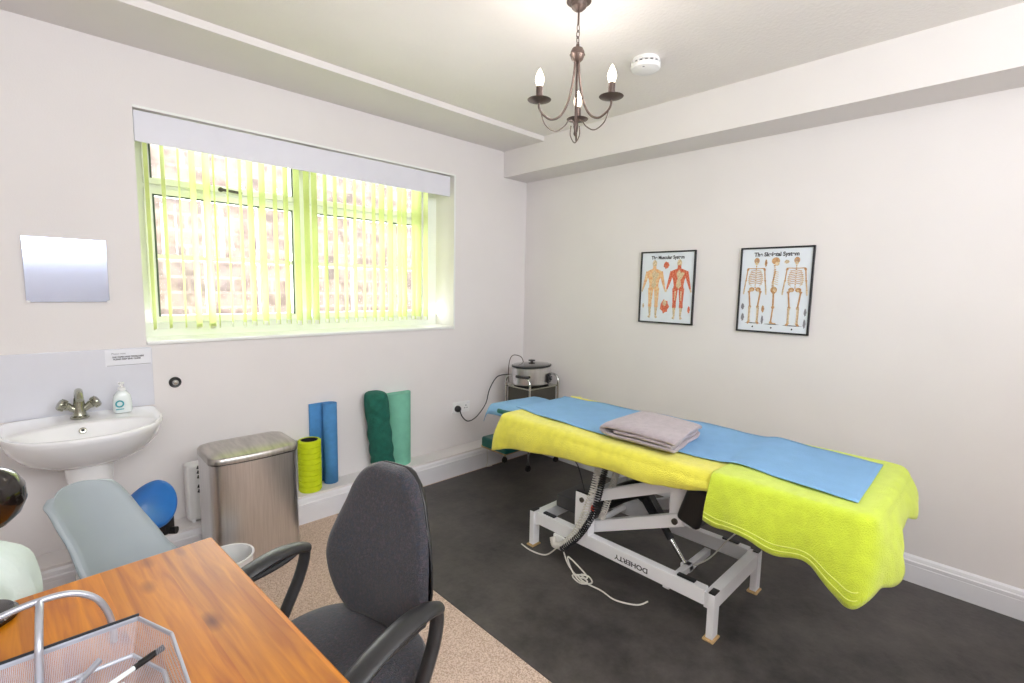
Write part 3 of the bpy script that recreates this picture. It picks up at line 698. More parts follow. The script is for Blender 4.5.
# subdivide long sides for the bulged front
def rr2(x0, x1, y0, y1, r_, z_, bulge):
    pts = []
    def arc(cx_, cy_, a0): 
        for k in range(7):
            a = math.radians(a0+90*k/6); pts.append([cx_+r_*math.cos(a), cy_+r_*math.sin(a)])
    arc(x1-r_, y1-r_, 0); arc(x0+r_, y1-r_, 90); arc(x0+r_, y0+r_, 180)
    for k in range(1, 12): pts.append([x0+r_+(x1-x0-2*r_)*k/12, y0])
    arc(x1-r_, y0+r_, 270)
    for p in pts:
        t_ = (p[0]-x0)/(x1-x0)
        if p[1] < (y0+y1)/2: p[1] -= bulge*4*t_*(1-t_)
    return [(p[0], p[1], z_) for p in pts]
s.loft([rr2(X0, X1, Y0, Y1, .045, z_, .02) for z_ in (.028, .3, .535)]); s.build('body', 'brushed', bn, angle=50)
s = MB(); s.loft([rr2(X0+.004, X1-.004, Y0+.004, Y1-.004, .045, z_, .02) for z_ in (.535, .541)]); s.build('lid_gap', 'black', bn)
s = MB(); s.loft([rr2(X0-.003, X1+.003, Y0-.003, Y1+.003, .047, .541, .02), rr2(X0-.003, X1+.003, Y0-.003, Y1+.003, .047, .562, .02), rr2(X0+.005, X1-.005, Y0+.006, Y1-.004, .045, .572, .02), rr2(X0+.03, X1-.03, Y0+.05, Y1-.03, .04, .582, .015), rr2(X0+.09, X1-.09, Y0+.10, Y1-.07, .03, .587, .008)]); s.build('lid', 'brushedlid', bn, angle=60)
s = MB(); s.box((-2.30, -.515, .012), (-2.16, -.45, .026), bev=.005); s.build('pedal', 'brushed', bn)

ht = thing('vent_heater', (-2.33, -.07, .155), 'slim white plastic box with black vent slots on the ledge behind the steel bin', 'heater')
s = MB(); s.box((-2.415, -.11, .165), (-2.28, -.03, .448), bev=.012, seg=3); s.build('case', 'whiteplastic', ht)
s = MB()
for k in range(6):
    if k != 3: s.box((-2.372+.0*k, -.1115, .425-.024*k), (-2.355, -.1095, .441-.024*k), rot=Euler((0, .3, 0)))
s.build('vent_slot', 'ink', ht, flat=True)
s = MB(); s.box((-2.40, -.10, .155), (-2.385, -.04, .17)); s.box((-2.31, -.10, .155), (-2.295, -.04, .17)); s.build('foot', 'whiteplastic', ht, flat=True)
wbn = thing('waste_bin', (-2.375, -.64, 0), 'small round white plastic waste tub between the desk corner and the steel bin', 'waste bin')
s = MB(); s.lathe((-2.375, -.64, 0), [(.068, 0), (.075, .004), (.092, .2), (.096, .203), (.096, .209), (.088, .209), (.07, .012), (.001, .01)], 36); s.build('tub', 'whiteplastic', wbn)

# ------------------------------------------------------------------ rollers on the ledge
LZ = .155
fr_ = thing('foam_roller', (-1.80, -.078, LZ), 'short bright yellow hollow foam roller with ribbed grip standing on the ledge', 'foam roller')
s = MB(); prof = []
n_r = 9; hh = .292
for k in range(n_r):
    z0_ = .006+hh*k/n_r; z1_ = z0_+hh/n_r-.006
    prof += [(.057, z0_), (.063, z0_+.002), (.063, z1_), (.057, z1_+.002)]
prof = [(.047, 0), (.058, 0)]+prof+[(.057, hh+.006), (.047, hh+.006), (.046, .0)]
s.lathe((-1.812, -.080, LZ), prof, 40, cap=False); s.build('sleeve', 'yellowfoam', fr_, angle=30)
s = MB(); s.lathe((-1.812, -.080, LZ), [(.0472, .001), (.0472, hh+.004), (.041, hh+.004), (.041, .001), (.0472, .001)], 32, cap=False); s.build('core', 'blackmatte', fr_)
s = MB()
pts = []
def spiral(t): # plan outline of a rolled mat with loose outer flap
    a = PI*.95+t*2*PI*2.6; r_ = .040-.008*t*1.6
    return (-1.688+r_*math.cos(a), -.075+r_*math.sin(a))
pl_ = [(-1.80+.012*k, -.060-.004*math.sin(k)) for k in range(6)]
sp_ = [spiral(k/60) for k in range(61)]
path = [(-1.803, -.035), (-1.785, -.027), (-1.76, -.025), (-1.735, -.027), (-1.71, -.033)]
path = [(-1.782, -.009), (-1.765, -.007), (-1.745, -.007), (-1.72, -.007), (-1.70, -.007)] + [(-1.678+(.043-.0105*t/ (2*PI)*1.0)*math.cos(PI/2-t), -.050+(.043-.0105*t/(2*PI))*math.sin(PI/2-t)) for t in [k*.22 for k in range(0, 74)]]
def fn(u, v):
    i = u*(len(path)-1); a = int(min(i, len(path)-2)); q = i-a
    x = path[a][0]*(1-q)+path[a+1][0]*q; y = path[a][1]*(1-q)+path[a+1][1]*q
    return (x, y, LZ+.003+.482*v)
s.grid(fn, 110, 3); tag(s.build('exercise_mat', 'bluefoam', solid=.006), 'tall blue rolled mat with a loose flap standing on the ledge', 'exercise mat')
gr = thing('foam_block', (-1.20, -.078, LZ), 'pale teal foam half roller standing on the ledge right of the dark green roll', 'foam roller')
s = MB()
def hr(r1, z_): 
    pts = [(-1.205+.094*math.cos(a), -.010-r1*math.sin(a), z_) for a in [PI*k/20 for k in range(21)]]
    return pts
s.loft([hr(.092, LZ+z_) for z_ in (0, .006, .25, .475, .482)]); s.build('foam_body', 'greenfoam', gr, angle=40)
s = MB(); c0, c1 = Vector((-1.345, -.085, LZ)), Vector((-1.395, -.080, LZ+.525)); rings = []
for k in range(41):
    t_ = k/40; c_ = c0.lerp(c1, t_); r_ = .074*(1-.25*max(0, (t_-.93)/.07)**2 - .35*max(0, (.04-t_)/.04)**2)
    if t_ > .985: r_ = .035
    ring_ = []
    for q in range(32):
        a = 2*PI*q/32; w_ = .0035*math.sin(26*t_+2.2*math.sin(a*2+t_*5))+.003*noise.noise(Vector((a*1.3, t_*9, 3)))
        ring_.append((c_.x+(r_+w_)*math.cos(a), c_.y+(r_+w_)*math.sin(a), c_.z))
    rings.append(ring_)
s.loft(rings); tag(s.build('towel_roll', 'greencloth', sub=1), 'dark green crumpled cloth-wrapped roll leaning against the wall on the ledge', 'bolster')

# ------------------------------------------------------------------ trolley with slow cooker
TX0, TX1, TY0, TY1 = -.375, -.065, -.445, -.195
tr = thing('trolley', (-.22, -.32, 0), 'chrome wire trolley with shelves in the corner behind the treatment couch', 'trolley')
for (x, y) in ((TX0, TY0), (TX1, TY0), (TX0, TY1), (TX1, TY1)):
    s = MB(); s.cyl((x, y, .045), (x, y, .62), .008, n=14); lg = s.build('leg', 'chrome', tr)
    s = MB(); s.cyl((x, y-.008, .022), (x, y+.008, .022), .022, n=18); s.box((x-.008, y-.012, .02), (x+.008, y+.012, .05), bev=.003); s.build('castor', 'black', lg)
for x in (TX0, TX1):
    s = MB(); s.tube(smooth_path([(x, TY0, .615), (x, TY0+.003, .655), (x, TY0+.03, .685), (x, (TY0+TY1)/2, .69), (x, TY1-.03, .685), (x, TY1-.003, .655), (x, TY1, .615)], 6), .008, n=12); s.build('handle', 'chrome', tr)
s = MB(); s.box((TX0+.004, TY0+.004, .600), (TX1-.004, TY1-.004, .612), bev=.003); s.build('top_shelf', 'oldchrome', tr)
s = MB(); s.box((TX0+.012, TY0+.012, .45), (TX1-.012, TY1-.012, .598), bev=.003); s.build('drawer_box', 'darksteel', tr)
s = MB(); s.box((TX0-.24, TY0-.004, .178), (TX1, TY1, .196), bev=.002); s.build('bottom_shelf', 'ply', tr)
s = MB()
for y in (TY0, TY1): s.cyl((TX0, y, .165), (TX1, y, .165), .006, n=10)
for x in (TX0, TX1): s.cyl((x, TY0, .165), (x, TY1, .165), .006, n=10)
s.build('cross_rail', 'chrome', tr)
s = MB(); s.box((-.645, -.49, .197), (-.30, -.225, .272), bev=.018, seg=3); tag(s.build('cushion_pad', 'teal'), 'dark teal vinyl pad resting on the low shelf of the corner trolley', 'cushion')
ck = thing('slow_cooker', (-.215, -.325, .612), 'round steel slow cooker with glass lid on top of the corner trolley', 'slow cooker')
kx, ky, kz = -.235, -.325, .613
KS, KT = 1.28, .95
s = MB(); s.lathe((kx, ky, kz), [(.115, .0), (.12, .010), (.120, .012)], 40, sx=KS, sy=KT); s.build('base', 'black', ck)
s = MB(); s.lathe((kx, ky, kz+.012), [(.118, 0), (.126, .008), (.130, .06), (.130, .128), (.126, .132)], 44, cap=False, sx=KS, sy=KT); s.build('body', 'brushed', ck)
s = MB(); s.lathe((kx, ky, kz+.142), [(.120, 0), (.134, .004), (.134, .012), (.126, .016)], 44, sx=KS, sy=KT); s.build('rim', 'claddark', ck)
s = MB(); s.lathe((kx, ky, kz+.158), [(.126, 0), (.118, .005), (.07, .012), (.02, .016), (.001, .017)], 40, sx=KS, sy=KT); s.build('lid', 'darkglass', ck)
s = MB(); s.lathe((kx, ky, kz+.172), [(.012, 0), (.010, .008), (.026, .012), (.026, .018), (.001, .022)], 20); s.build('knob', 'black', ck)
for ang in (200, 20):
    a = math.radians(ang); d = Vector((math.cos(a), math.sin(a), 0)); e_ = Vector((-d.y, d.x, 0)); c_ = Vector((kx, ky, kz+.085))
    s = MB(); s.tube(smooth_path([c_+d*.150-e_*.05, c_+d*.178-e_*.04, c_+d*.186, c_+d*.178+e_*.04, c_+d*.150+e_*.05], 5), .009, n=10); s.build('handle', 'black', ck)
a = math.radians(-62); d = Vector((math.cos(a), math.sin(a), 0)); c_ = Vector((kx, ky, kz+.062))+d*.136
s = MB(); s.box(c_-Vector((.008, .034, .034)), c_+Vector((.008, .034, .034)), rot=Euler((0, 0, a)), bev=.004); cp = s.build('control_panel', 'black', ck)
s = MB(); s.cyl(c_+d*.006, c_+d*.022, .017, n=20); s.build('dial', 'claddark', cp)
s = MB(); s.tube(smooth_path([(kx+.02, ky+.10, kz+.13), (kx-.02, ky+.09, kz+.20), (kx-.10, ky+.09, kz+.225), (kx-.15, ky+.08, kz+.20), (kx-.155, ky+.09, kz+.12), (kx-.13, ky+.11, kz+.02)], 8), .0032, n=6); s.build('loose_wire', 'bronze', ck)

# ------------------------------------------------------------------ treatment couch
CX = -.862
CX0, CX1 = -1.182, -.542
ZT = .681
tc_ = thing('treatment_couch', (CX, -1.65, 0), 'white-framed hydraulic treatment couch with teal padding along the right wall', 'treatment couch')
nb, fb = -1.080, -.645
for x in (nb, fb):
    s = MB(); s.box((x-.020, -2.09, .130), (x+.020, -1.20, .194), bev=.004); beam = s.build('side_beam', 'whitemetal', tc_)
    if x == nb:
        mx = Matrix(((0, 0, -1, x-.0226), (1, 0, 0, -1.758), (0, -1, 0, .160), (0, 0, 0, 1)))
        # lettering is read upside down from the near side
        mx = Matrix(((0, 0, -1, x-.0206), (1, 0, 0, -1.765), (0, -1, 0, .158), (0, 0, 0, 1)))
        text_part('lettering', 'DOHERTY', mx, .030, 'ink', beam, width=.165, bold=.0006)
for y in (-2.11, -1.19):
    s = MB(); s.box((-1.098, y-.022, .122), (-.627, y+.022, .186), bev=.004); s.build('cross_beam', 'whitemetal', tc_)
    for x in (-1.085, -.640):
        s = MB(); yo = y-.012 if y < -2 else y+.012; s.box((x-.024, yo-.014, .012), (x+.024, yo+.014, .192), bev=.003); lg = s.build('leg', 'whitemetal', tc_)
        s = MB(); s.box((x-.034, yo-.022, .004), (x+.028, yo+.022, .012), bev=.002); s.build('foot_pad', 'ply', lg)
        s = MB(); s.box((x-.023, yo-.013, .192), (x+.023, yo+.013, .197), bev=.002); s.build('end_cap', 'black', lg)
for (x, y) in ((nb, -2.00), (nb, -1.27), (fb, -2.00), (fb, -1.27)):
    s = MB(); s.box((x-.012, y-.045, .194), (x+.012, y+.03, .203), bev=.004); s.build('rubber_buffer', 'rubber', tc_)
for x in (-1.08, -.66):
    s = MB(); s.box((x-.026, -1.535, .192), (x+.026, -1.455, .388), bev=.003); po = s.build('upright', 'whitemetal', tc_)
    s = MB(); s.box((x-.024, -1.533, .388), (x+.024, -1.457, .395), bev=.003); s.build('end_cap', 'black', po)
    for z_ in (.215, .358):
        s = MB(); s.cyl((x-.026, -1.495, z_), (x-.032, -1.495, z_), .012, n=14); s.build('bolt', 'darksteel', po)
for x in (-1.022, -.718):
    s = MB(); s.bar((x, -1.49, .350), (x, -1.93, .548), .036, .05, bev=.003); s.build('lift_arm', 'whitemetal', tc_)
    s = MB(); s.bar((x, -1.49, .200), (x, -1.955, .405), .036, .052, bev=.003); a_ = s.build('lift_arm', 'whitemetal', tc_)
    s = MB(); s.cyl((x-.018, -1.925, .390), (x-.026, -1.925, .390), .013, n=14); s.build('bolt', 'darksteel', a_)
    s = MB(); s.box((x-.016+.02, -1.955, .375), (x+.016+.02, -1.885, .60), bev=.003); s.build('link_plate', 'whitemetal', tc_)
s = MB(); s.cyl((-1.04, -1.49, .365), (-.68, -1.49, .365), .014, n=16); s.build('pivot_shaft', 'whitemetal', tc_)
s = MB(); s.cyl((-1.04, -1.49, .205), (-.68, -1.49, .205), .014, n=16); s.build('pivot_shaft', 'whitemetal', tc_)
s = MB(); s.cyl((-1.02, -1.92, .40), (-.70, -1.92, .40), .013, n=16); s.build('pivot_shaft', 'whitemetal', tc_)
# hydraulic actuator: motor housing high, rod to the base
s = MB(); s.tube(smooth_path([(-.90, -1.50, .30), (-.89, -1.58, .36), (-.87, -1.65, .395), (-.855, -1.69, .375)], 5), .046, n=14); s.bar((-.855, -1.63, .435), (-.855, -1.765, .27), .05, .06, up=(1, 0, 0), bev=.008); act = s.build('actuator_motor', 'black', tc_)
s = MB(); s.cyl((-.855, -1.75, .29), (-.855, -1.82, .205), .017, n=16); s.build('actuator_sleeve', 'rubber', act)
s = MB(); s.cyl((-.855, -1.81, .215), (-.855, -1.895, .115), .010, n=14); s.build('actuator_rod', 'chrome', act)
s = MB(); s.box((-.875, -1.925, .09), (-.835, -1.88, .125), bev=.004); s.box((-1.06, -1.925, .095), (-.66, -1.895, .125), bev=.003); s.build('rod_bracket', 'whitemetal', act)
s = MB(); s.box((-.97, -1.44, .19), (-.74, -1.22, .262), bev=.012); s.build('control_box', 'greybox', tc_)
s = MB(); s.box((-1.06, -2.055, .395), (-.93, -1.955, .575), rot=Euler((.30, 0, 0)), bev=.02, seg=3); s.build('motor_cover', 'black', tc_)
s = MB(); s.box((-1.07, -2.02, .570), (-1.03, -1.20, .605), bev=.003); s.box((-.69, -2.02, .570), (-.65, -1.20, .605), bev=.003)
for y in (-1.24, -1.60, -1.98): s.box((-1.07, y-.02, .570), (-.65, y+.02, .604), bev=.003)
s.box((-1.05, -2.54, .580), (-1.02, -2.0, .604), bev=.003); s.box((-.70, -2.54, .580), (-.67, -2.0, .604), bev=.003)
s.build('top_frame', 'whitemetal', tc_)
s = MB(); s.box((CX0+.01, -2.14, .606), (CX1-.01, -1.01, .672), bev=.022, seg=4); s.build('mattress_section', 'teal', tc_)
s = MB(); s.box((CX0+.01, -2.585, .606), (CX1-.01, -2.15, .672), bev=.022, seg=4); s.build('mattress_section', 'teal', tc_)
s = MB(); s.box((-.985, -.955, .585), (-.665, -.745, .640), rot=Euler((-.0, 0, 0)), about=(-.87, -.955, .615), bev=.025, seg=4); hd = s.build('headrest', 'teal', tc_)
s = MB()
for x in (-.98, -.76): s.cyl((x, -1.15, .590), (x, -.80, .578), .009, n=12)
s.build('headrest_rod', 'chrome', hd)
s = MB(); s.tube(smooth_path([(-1.0, -1.60, .575), (-1.03, -1.70, .552), (-1.03, -1.80, .548), (-1.02, -1.88, .562), (-1.01, -1.93, .59)], 6), .011, n=12); s.build('hose', 'rubber', tc_)
# handset coil and cables
def coil(pts, R_, r_, turns, name, m, parent):
    P = smooth_path(pts, 24); n = len(P); out = []
    for i in range(n*6):
        t_ = i/(n*6-1); k = t_*(n-1); a = int(min(k, n-2)); q = k-a; p = P[a].lerp(P[a+1], q); d = (P[a+1]-P[a]); u_, w_ = frame(d)
        an = 2*PI*turns*t_; out.append(p+u_*R_*math.cos(an)+w_*R_*math.sin(an))
    s = MB(); s.tube(out, r_, n=5); return s.build(name, m, parent)
coil([(-1.05, -1.53, .615), (-1.06, -1.545, .53), (-1.09, -1.55, .44), (-1.11, -1.53, .34), (-1.125, -1.49, .22), (-1.14, -1.43, .13), (-1.13, -1.36, .09), (-1.125, -1.34, .12)], .014, .0032, 62, 'coiled_cable', 'cord_white', tc_)
coil([(-1.03, -1.56, .615), (-1.045, -1.575, .52), (-1.08, -1.575, .42), (-1.105, -1.555, .30), (-1.13, -1.50, .19), (-1.15, -1.42, .10)], .013, .003, 54, 'coiled_cable', 'cord_black', tc_)
coil([(-1.00, -1.60, .60), (-.99, -1.60, .50), (-1.0, -1.575, .38), (-1.03, -1.555, .26)], .014, .0032, 40, 'coiled_cable', 'cord_white', tc_)
s = MB(); s.tube(smooth_path([(-1.07, -1.39, .60), (-1.075, -1.40, .54), (-1.085, -1.45, .50), (-1.095, -1.50, .40)], 8), .003, n=6); s.build('thin_cable', 'cord_black', tc_)
s = MB(); s.box((-1.115, -1.40, .060), (-1.10, -1.33, .135), bev=.008); s.build('junction_box', 'whiteplastic', tc_)
s = MB(); s.box((-1.10, -1.555, .315), (-1.085, -1.540, .345), bev=.004); s.build('red_switch', 'red', tc_)
s = MB(); s.tube(smooth_path([(-1.105, -1.35, .06), (-1.13, -1.30, .012), (-1.15, -1.22, .008), (-1.14, -1.14, .008)], 6), .0035, n=6)
s.tube(smooth_path([(-1.11, -1.39, .08), (-1.15, -1.46, .04), (-1.155, -1.52, .012), (-1.13, -1.56, .010), (-1.12, -1.51, .03), (-1.14, -1.45, .07), (-1.16, -1.49, .03), (-1.175, -1.55, .010), (-1.155, -1.58, .010), (-1.14, -1.53, .016), (-1.12, -1.54, .009), (-1.165, -1.50, .010), (-1.185, -1.56, .008), (-1.15, -1.60, .012), (-1.125, -1.56, .016), (-1.15, -1.52, .012), (-1.17, -1.58, .012), (-1.16, -1.66, .008), (-1.17, -1.74, .008), (-1.13, -1.82, .008), (-1.09, -1.85, .02)], 8), .0035, n=6); s.build('white_cable', 'cord_white', tc_)
s = MB(); s.tube(smooth_path([(-1.03, -2.06, .595), (-.80, -2.12, .50), (-.665, -2.12, .40), (-.66, -2.07, .30), (-.70, -2.01, .215), (-.80, -1.98, .16), (-.85, -1.93, .12)], 8), .003, n=6); s.lathe((-.665, -2.12, .385), [(.006, -.02), (.012, 0), (.012, .03), (.006, .045)], 12); s.build('mains_lead', 'cord_white', tc_)

# towels draped over the couch
def interp(tab):
    def g(y):
        if y >= tab[0][0]: return tab[0][1]
        for (a, va_), (b2, vb) in zip(tab, tab[1:]):
            if y >= b2:
                t_ = (y-a)/(b2-a); t_ = t_*t_*(3-2*t_); return va_+(vb-va_)*t_
        return tab[-1][1]
    return g
def drape(knots, zt_, spine, seed, amp=.010, rr_=.032):
    """cloth over a block: knots pair a point of the block's outline with a point of the hanging hem"""
    O = smooth_path([(k[0], k[1], 0) for k, h in knots], 14); Hm = smooth_path([h for k, h in knots], 14); n = len(O)
    L = [0]
    for i in range(1, n): L.append(L[-1]+(Hm[i]-Hm[i-1]).length)
    rows = []
    cen = Vector(((min(o.x for o in O)+max(o.x for o in O))/2, 0, 0))
    for i in range(n):
        o, h = O[i], Hm[i]
        q = Vector((cen.x, min(max(o.y, spine[0]), spine[1]), 0)); d = (o-q); d.normalize()
        nx = -(o-O[max(i-1, 0)]+O[min(i+1, n-1)]-o); nrm = Vector((-(O[min(i+1, n-1)]-O[max(i-1, 0)]).y, (O[min(i+1, n-1)]-O[max(i-1, 0)]).x, 0)).normalized()
        if nrm.dot(d) < 0: nrm = -nrm
        row = []; inn = o-nrm*rr_
        for k in range(13):
            p = q.lerp(inn, k/12); row.append(Vector((p.x, p.y, zt_+.003*noise.noise(Vector((p.x*6, p.y*6, seed))))))
        for k in range(1, 6):
            a = PI/2*k/5*.92; row.append(Vector((inn.x+nrm.x*rr_*math.sin(a), inn.y+nrm.y*rr_*math.sin(a), zt_-rr_+rr_*math.cos(a)+.002*noise.noise(Vector((o.x*9, o.y*9, seed))))))
        b0 = row[-1].copy(); s_ = L[i]
        f1 = noise.noise(Vector((s_*6.5, seed, 0))); f2 = math.sin(s_*21+seed+1.5*f1)
        for k in range(1, 13):
            t_ = k/12; p = b0.lerp(h, t_); bulge = math.sin(PI*min(1, t_))*.010
            fo = t_*amp*(f2+1.4*f1); p = p+nrm*(bulge+max(fo, -.006)); p.z += t_*t_*.012*math.sin(s_*30+seed)*(1 if amp > .01 else 0)
            p.z += .002*noise.noise(Vector((s_*20, t_*5, seed)))
            row.append(p)
        rows.append(row)
    s = MB(); G = [[s.bm.verts.new(p) for p in r] for r in rows]
    for A, B in zip(G, G[1:]):
        for k in range(len(A)-1): s._f([A[k], A[k+1], B[k+1], B[k]])
    bmesh.ops.remove_doubles(s.bm, verts=s.bm.verts[:], dist=.0008)
    return s, rows
xn, xf = CX0-.006, CX1+.006
ky_ = [((xn+.004, -2.165), (xn+.004, -2.165, .640)), ((xn+.002, -2.08), (xn-.004, -2.08, .618)), ((xn, -2.0), (xn-.010, -2.0, .600)), ((xn, -1.87), (xn-.014, -1.87, .586)), ((xn, -1.70), (xn-.014, -1.70, .584)), ((xn, -1.52), (xn-.014, -1.52, .576)), ((xn, -1.36), (xn-.014, -1.36, .558)), ((xn, -1.22), (xn-.014, -1.21, .540)), ((xn, -1.11), (xn-.016, -1.10, .525)), ((xn, -1.03), (xn-.022, -1.02, .502)),
      ((xn+.012, -1.002), (xn-.012, -.978, .492)), ((xn+.05, -.990), (xn+.035, -.965, .560)), ((xn+.18, -.988), (xn+.18, -.968, .60)), ((CX, -.988), (CX, -.968, .605)), ((xf-.15, -.988), (xf-.15, -.968, .60)), ((xf-.012, -.998), (xf+.01, -.975, .60)), ((xf, -1.03), (xf+.02, -1.03, .60)), ((xf, -1.5), (xf+.02, -1.5, .61)), ((xf, -2.135), (xf+.015, -2.135, .62))]
s, _r = drape(ky_, ZT+.003, (-2.13, -1.2), 1.3, amp=.006)
t1 = tag(s.build('towel', 'yellowtowel', solid=.007), 'yellow bath towel draped over the head half of the treatment couch', 'towel', 'towels draped over the couch')
xn, xf = CX0-.014, CX1+.014
kl = [((xn, -2.125), (xn-.024, -2.115, .535)), ((xn, -2.20), (xn-.026, -2.20, .515)), ((xn, -2.30), (xn-.026, -2.30, .516)), ((xn, -2.38), (xn-.026, -2.38, .505)), ((xn, -2.45), (xn-.03, -2.455, .497)), ((xn, -2.53), (xn-.034, -2.53, .462)), ((xn+.004, -2.575), (xn-.034, -2.580, .440)),
      ((xn+.03, -2.606), (xn+.03, -2.635, .485)), ((xn+.10, -2.612), (xn+.13, -2.672, .515)), ((xn+.20, -2.613), (xn+.20, -2.632, .575)), ((CX, -2.614), (CX, -2.64, .578)), ((xf-.16, -2.612), (xf-.15, -2.64, .580)), ((xf-.04, -2.605), (xf-.02, -2.638, .575)), ((xf-.002, -2.56), (xf+.03, -2.57, .575)), ((xf, -2.4), (xf+.028, -2.4, .58)), ((xf, -2.125), (xf+.025, -2.125, .60))]
s, rows = drape(kl, ZT+.0125, (-2.50, -2.14), 4.1, amp=.014)
t2 = tag(s.build('towel', 'limetowel', solid=.008), 'lime green bath towel draped over the foot end of the treatment couch', 'towel', 'towels draped over the couch')
nlow = [r for r in rows if r[-1].x < xn+.01 and r[-1].y > -2.59]
for off in (2, 3):
    s = MB(); s.tube([r[-1].lerp(r[-4], (off-1)*.42)+Vector((-.0045, 0, 0)) for r in nlow], .0017, n=6); s.build('woven_stripe', M.setdefault('stripe', mat('pale_lime_thread', '#E2EE78', .9)), t2)

# blue couch roll
s = MB()
nearx = interp([(-.97, -1.048), (-1.3, -1.085), (-1.6, -1.10), (-2.02, -1.056), (-2.12, -1.049), (-2.55, -1.111)])
farx = interp([(-.97, -.64), (-1.3, -.60), (-1.85, -.556), (-2.1, -.570), (-2.53, -.634)])
def fn(u, v):
    y = -.985-1.555*u; x = farx(y)+(nearx(y)-farx(y))*v
    zb_ = ZT+.0095+(.0105*max(0, min(1, (-2.10-y)/.05)))
    e = min(v, 1-v)
    z_ = zb_+.0025+.0030*noise.noise(Vector((x*5, y*7, 9)))+.004*max(0, (.06-e)/.06)*abs(math.sin(y*11))
    return (x, y-.012*(v-.5)*(1 if u > .9 else 0), z_)
s.grid(fn, 90, 16); tag(s.build('couch_roll_sheet', 'bluesheet', solid=.0025), 'long light blue paper sheet laid along the middle of the couch', 'paper sheet')
s = MB()
def fn(u, v):
    # u along the headrest away from the couch, v from the wall side to the near side
    y = -.915+.215*u+.05*v*u; x = -.635-.365*v
    z_ = .6435+.010*math.sin(u*PI)+.004*noise.noise(Vector((x*7, y*7, 2)))+.010*(1-u)*math.sin(v*PI)
    if v > .86: q = (v-.86)/.14; z_ -= .060*q*q; x += .012*q*q
    if u > .86: q = (u-.86)/.14; z_ -= .05*q*q
    return (x, y, z_)
s.grid(fn, 28, 32); tag(s.build('headrest_sheet', 'bluesheet', solid=.0025), 'light blue paper sheet folded over the teal headrest of the couch', 'paper sheet')

# lilac folded towel
s = MB()
prof = smooth_path([(-1.925, .003, 0), (-1.80, .003, 0), (-1.67, .003, 0), (-1.615, .008, 0), (-1.603, .024, 0), (-1.615, .041, 0), (-1.67, .048, 0), (-1.80, .047, 0), (-1.90, .043, 0), (-1.93, .036, 0)], 5)
prof2 = smooth_path([(-1.915, .016, 0), (-1.87, .024, 0), (-1.80, .026, 0), (-1.66, .025, 0)], 5)
for pf, wob in ((prof, 1), (prof2, 2)):
    def fn(u, v, pf=pf, wob=wob):
        i = u*(len(pf)-1); a = int(min(i, len(pf)-2)); q = i-a; p = pf[a].lerp(pf[a+1], q)
        x = -.80-.335*v; e = min(v, 1-v); ed = max(0, (.10-e)/.10)**2
        z_ = .030+(p.y*1.25-.030)*(1-(.55 if wob == 1 else .8)*ed)
        y = p.x+.008*noise.noise(Vector((x*9, p.y*30, wob)))-.05*(v-.5)*((p.x+1.59)/-.36)
        return (x, y, ZT+.020+z_+.003*noise.noise(Vector((x*11, y*11, 5+wob))))
    s.grid(fn, 46, 22)
tag(s.build('folded_towel', 'lilac', solid=.015, sub=1), 'lilac grey folded towel resting on the blue paper of the couch', 'towel')

# ------------------------------------------------------------------ desk
DX0, DX1, DY0, DY1, DZ = -3.62, -2.620, -2.38, -1.553, .74
dk = thing('desk', (-2.620, -1.553, 0), 'orange pine desk filling the lower left foreground', 'desk')
s = MB(); s.box((DX0, DY0, DZ-.028), (DX1, DY1, DZ), bev=.006, seg=3); s.build('desktop', 'pine', dk)
s = MB(); s.box((DX0+.05, DY1-.075, DZ-.082), (DX1-.05, DY1-.055, DZ-.028)); s.box((DX0+.05, DY0+.055, DZ-.082), (DX1-.05, DY0+.075, DZ-.028)); s.box((DX0+.05, DY0+.06, DZ-.082), (DX0+.07, DY1-.06, DZ-.028)); s.build('apron', 'pine', dk, flat=True)
for x in (DX0+.07, DX1-.22):
    for y in (DY0+.07, DY1-.07):
        s = MB(); s.box((x-.03, y-.03, 0), (x+.03, y+.03, DZ-.028), bev=.004); s.build('leg', 'pine', dk)

dk.rotation_euler = (0, 0, math.radians(4.0))

# wire tray with pens
ty_ = thing('wire_tray', (-2.95, -2.0, DZ), 'silver wire mesh desk tray with cut corner at the front of the desk', 'desk tray')
A_, B_, C_, D_, E_ = (-3.12, -1.889), (-2.797, -1.892), (-2.765, -1.971), (-2.770, -2.27), (-3.12, -2.27)
ring_ = [A_, B_, C_, D_, E_]; zt_ = .797
s = MB()
cxm, cym = -2.95, -2.02
low = [(cxm+(x-cxm)*.93, cym+(y-cym)*.93) for x, y in ring_]
for k in range(5):
    a, b2 = ring_[k], ring_[(k+1) % 5]; la, lb = low[k], low[(k+1) % 5]
    s.poly([(a[0], a[1], zt_), (b2[0], b2[1], zt_), (lb[0], lb[1], .748), (la[0], la[1], .748)])
s.poly([(x, y, .748) for x, y in low]); s.build('mesh_basket', 'mesh', ty_, flat=True)
s = MB()
for k in range(5):
    a, b2 = ring_[k], ring_[(k+1) % 5]; s.bar((a[0], a[1], zt_), (b2[0], b2[1], zt_), .004, .007, bev=.001)
    la, lb = low[k], low[(k+1) % 5]; s.tube([(la[0], la[1], .744), (lb[0], lb[1], .744)], .003, n=6)
s.build('rim', 'silver', ty_)
s = MB(); off = Vector((.012, .022, 0)); s.bar(Vector((A_[0], A_[1], .802))+off*.1, Vector((B_[0], B_[1], .802))+off*.1, .003, .004, bev=.0005); s.build('label_strip', 'frameblack', ty_)
YH = -1.845
s = MB(); s.tube(smooth_path([(-3.07, YH, .745), (-3.06, YH, .79), (-3.02, YH, .828), (-2.950, YH, .848), (-2.908, YH, .854), (-2.872, YH, .850), (-2.845, YH, .830), (-2.831, YH, .798), (-2.826, YH, .765), (-2.826, YH, .745)], 8), .0050, n=12); s.build('handle', 'silver', ty_)
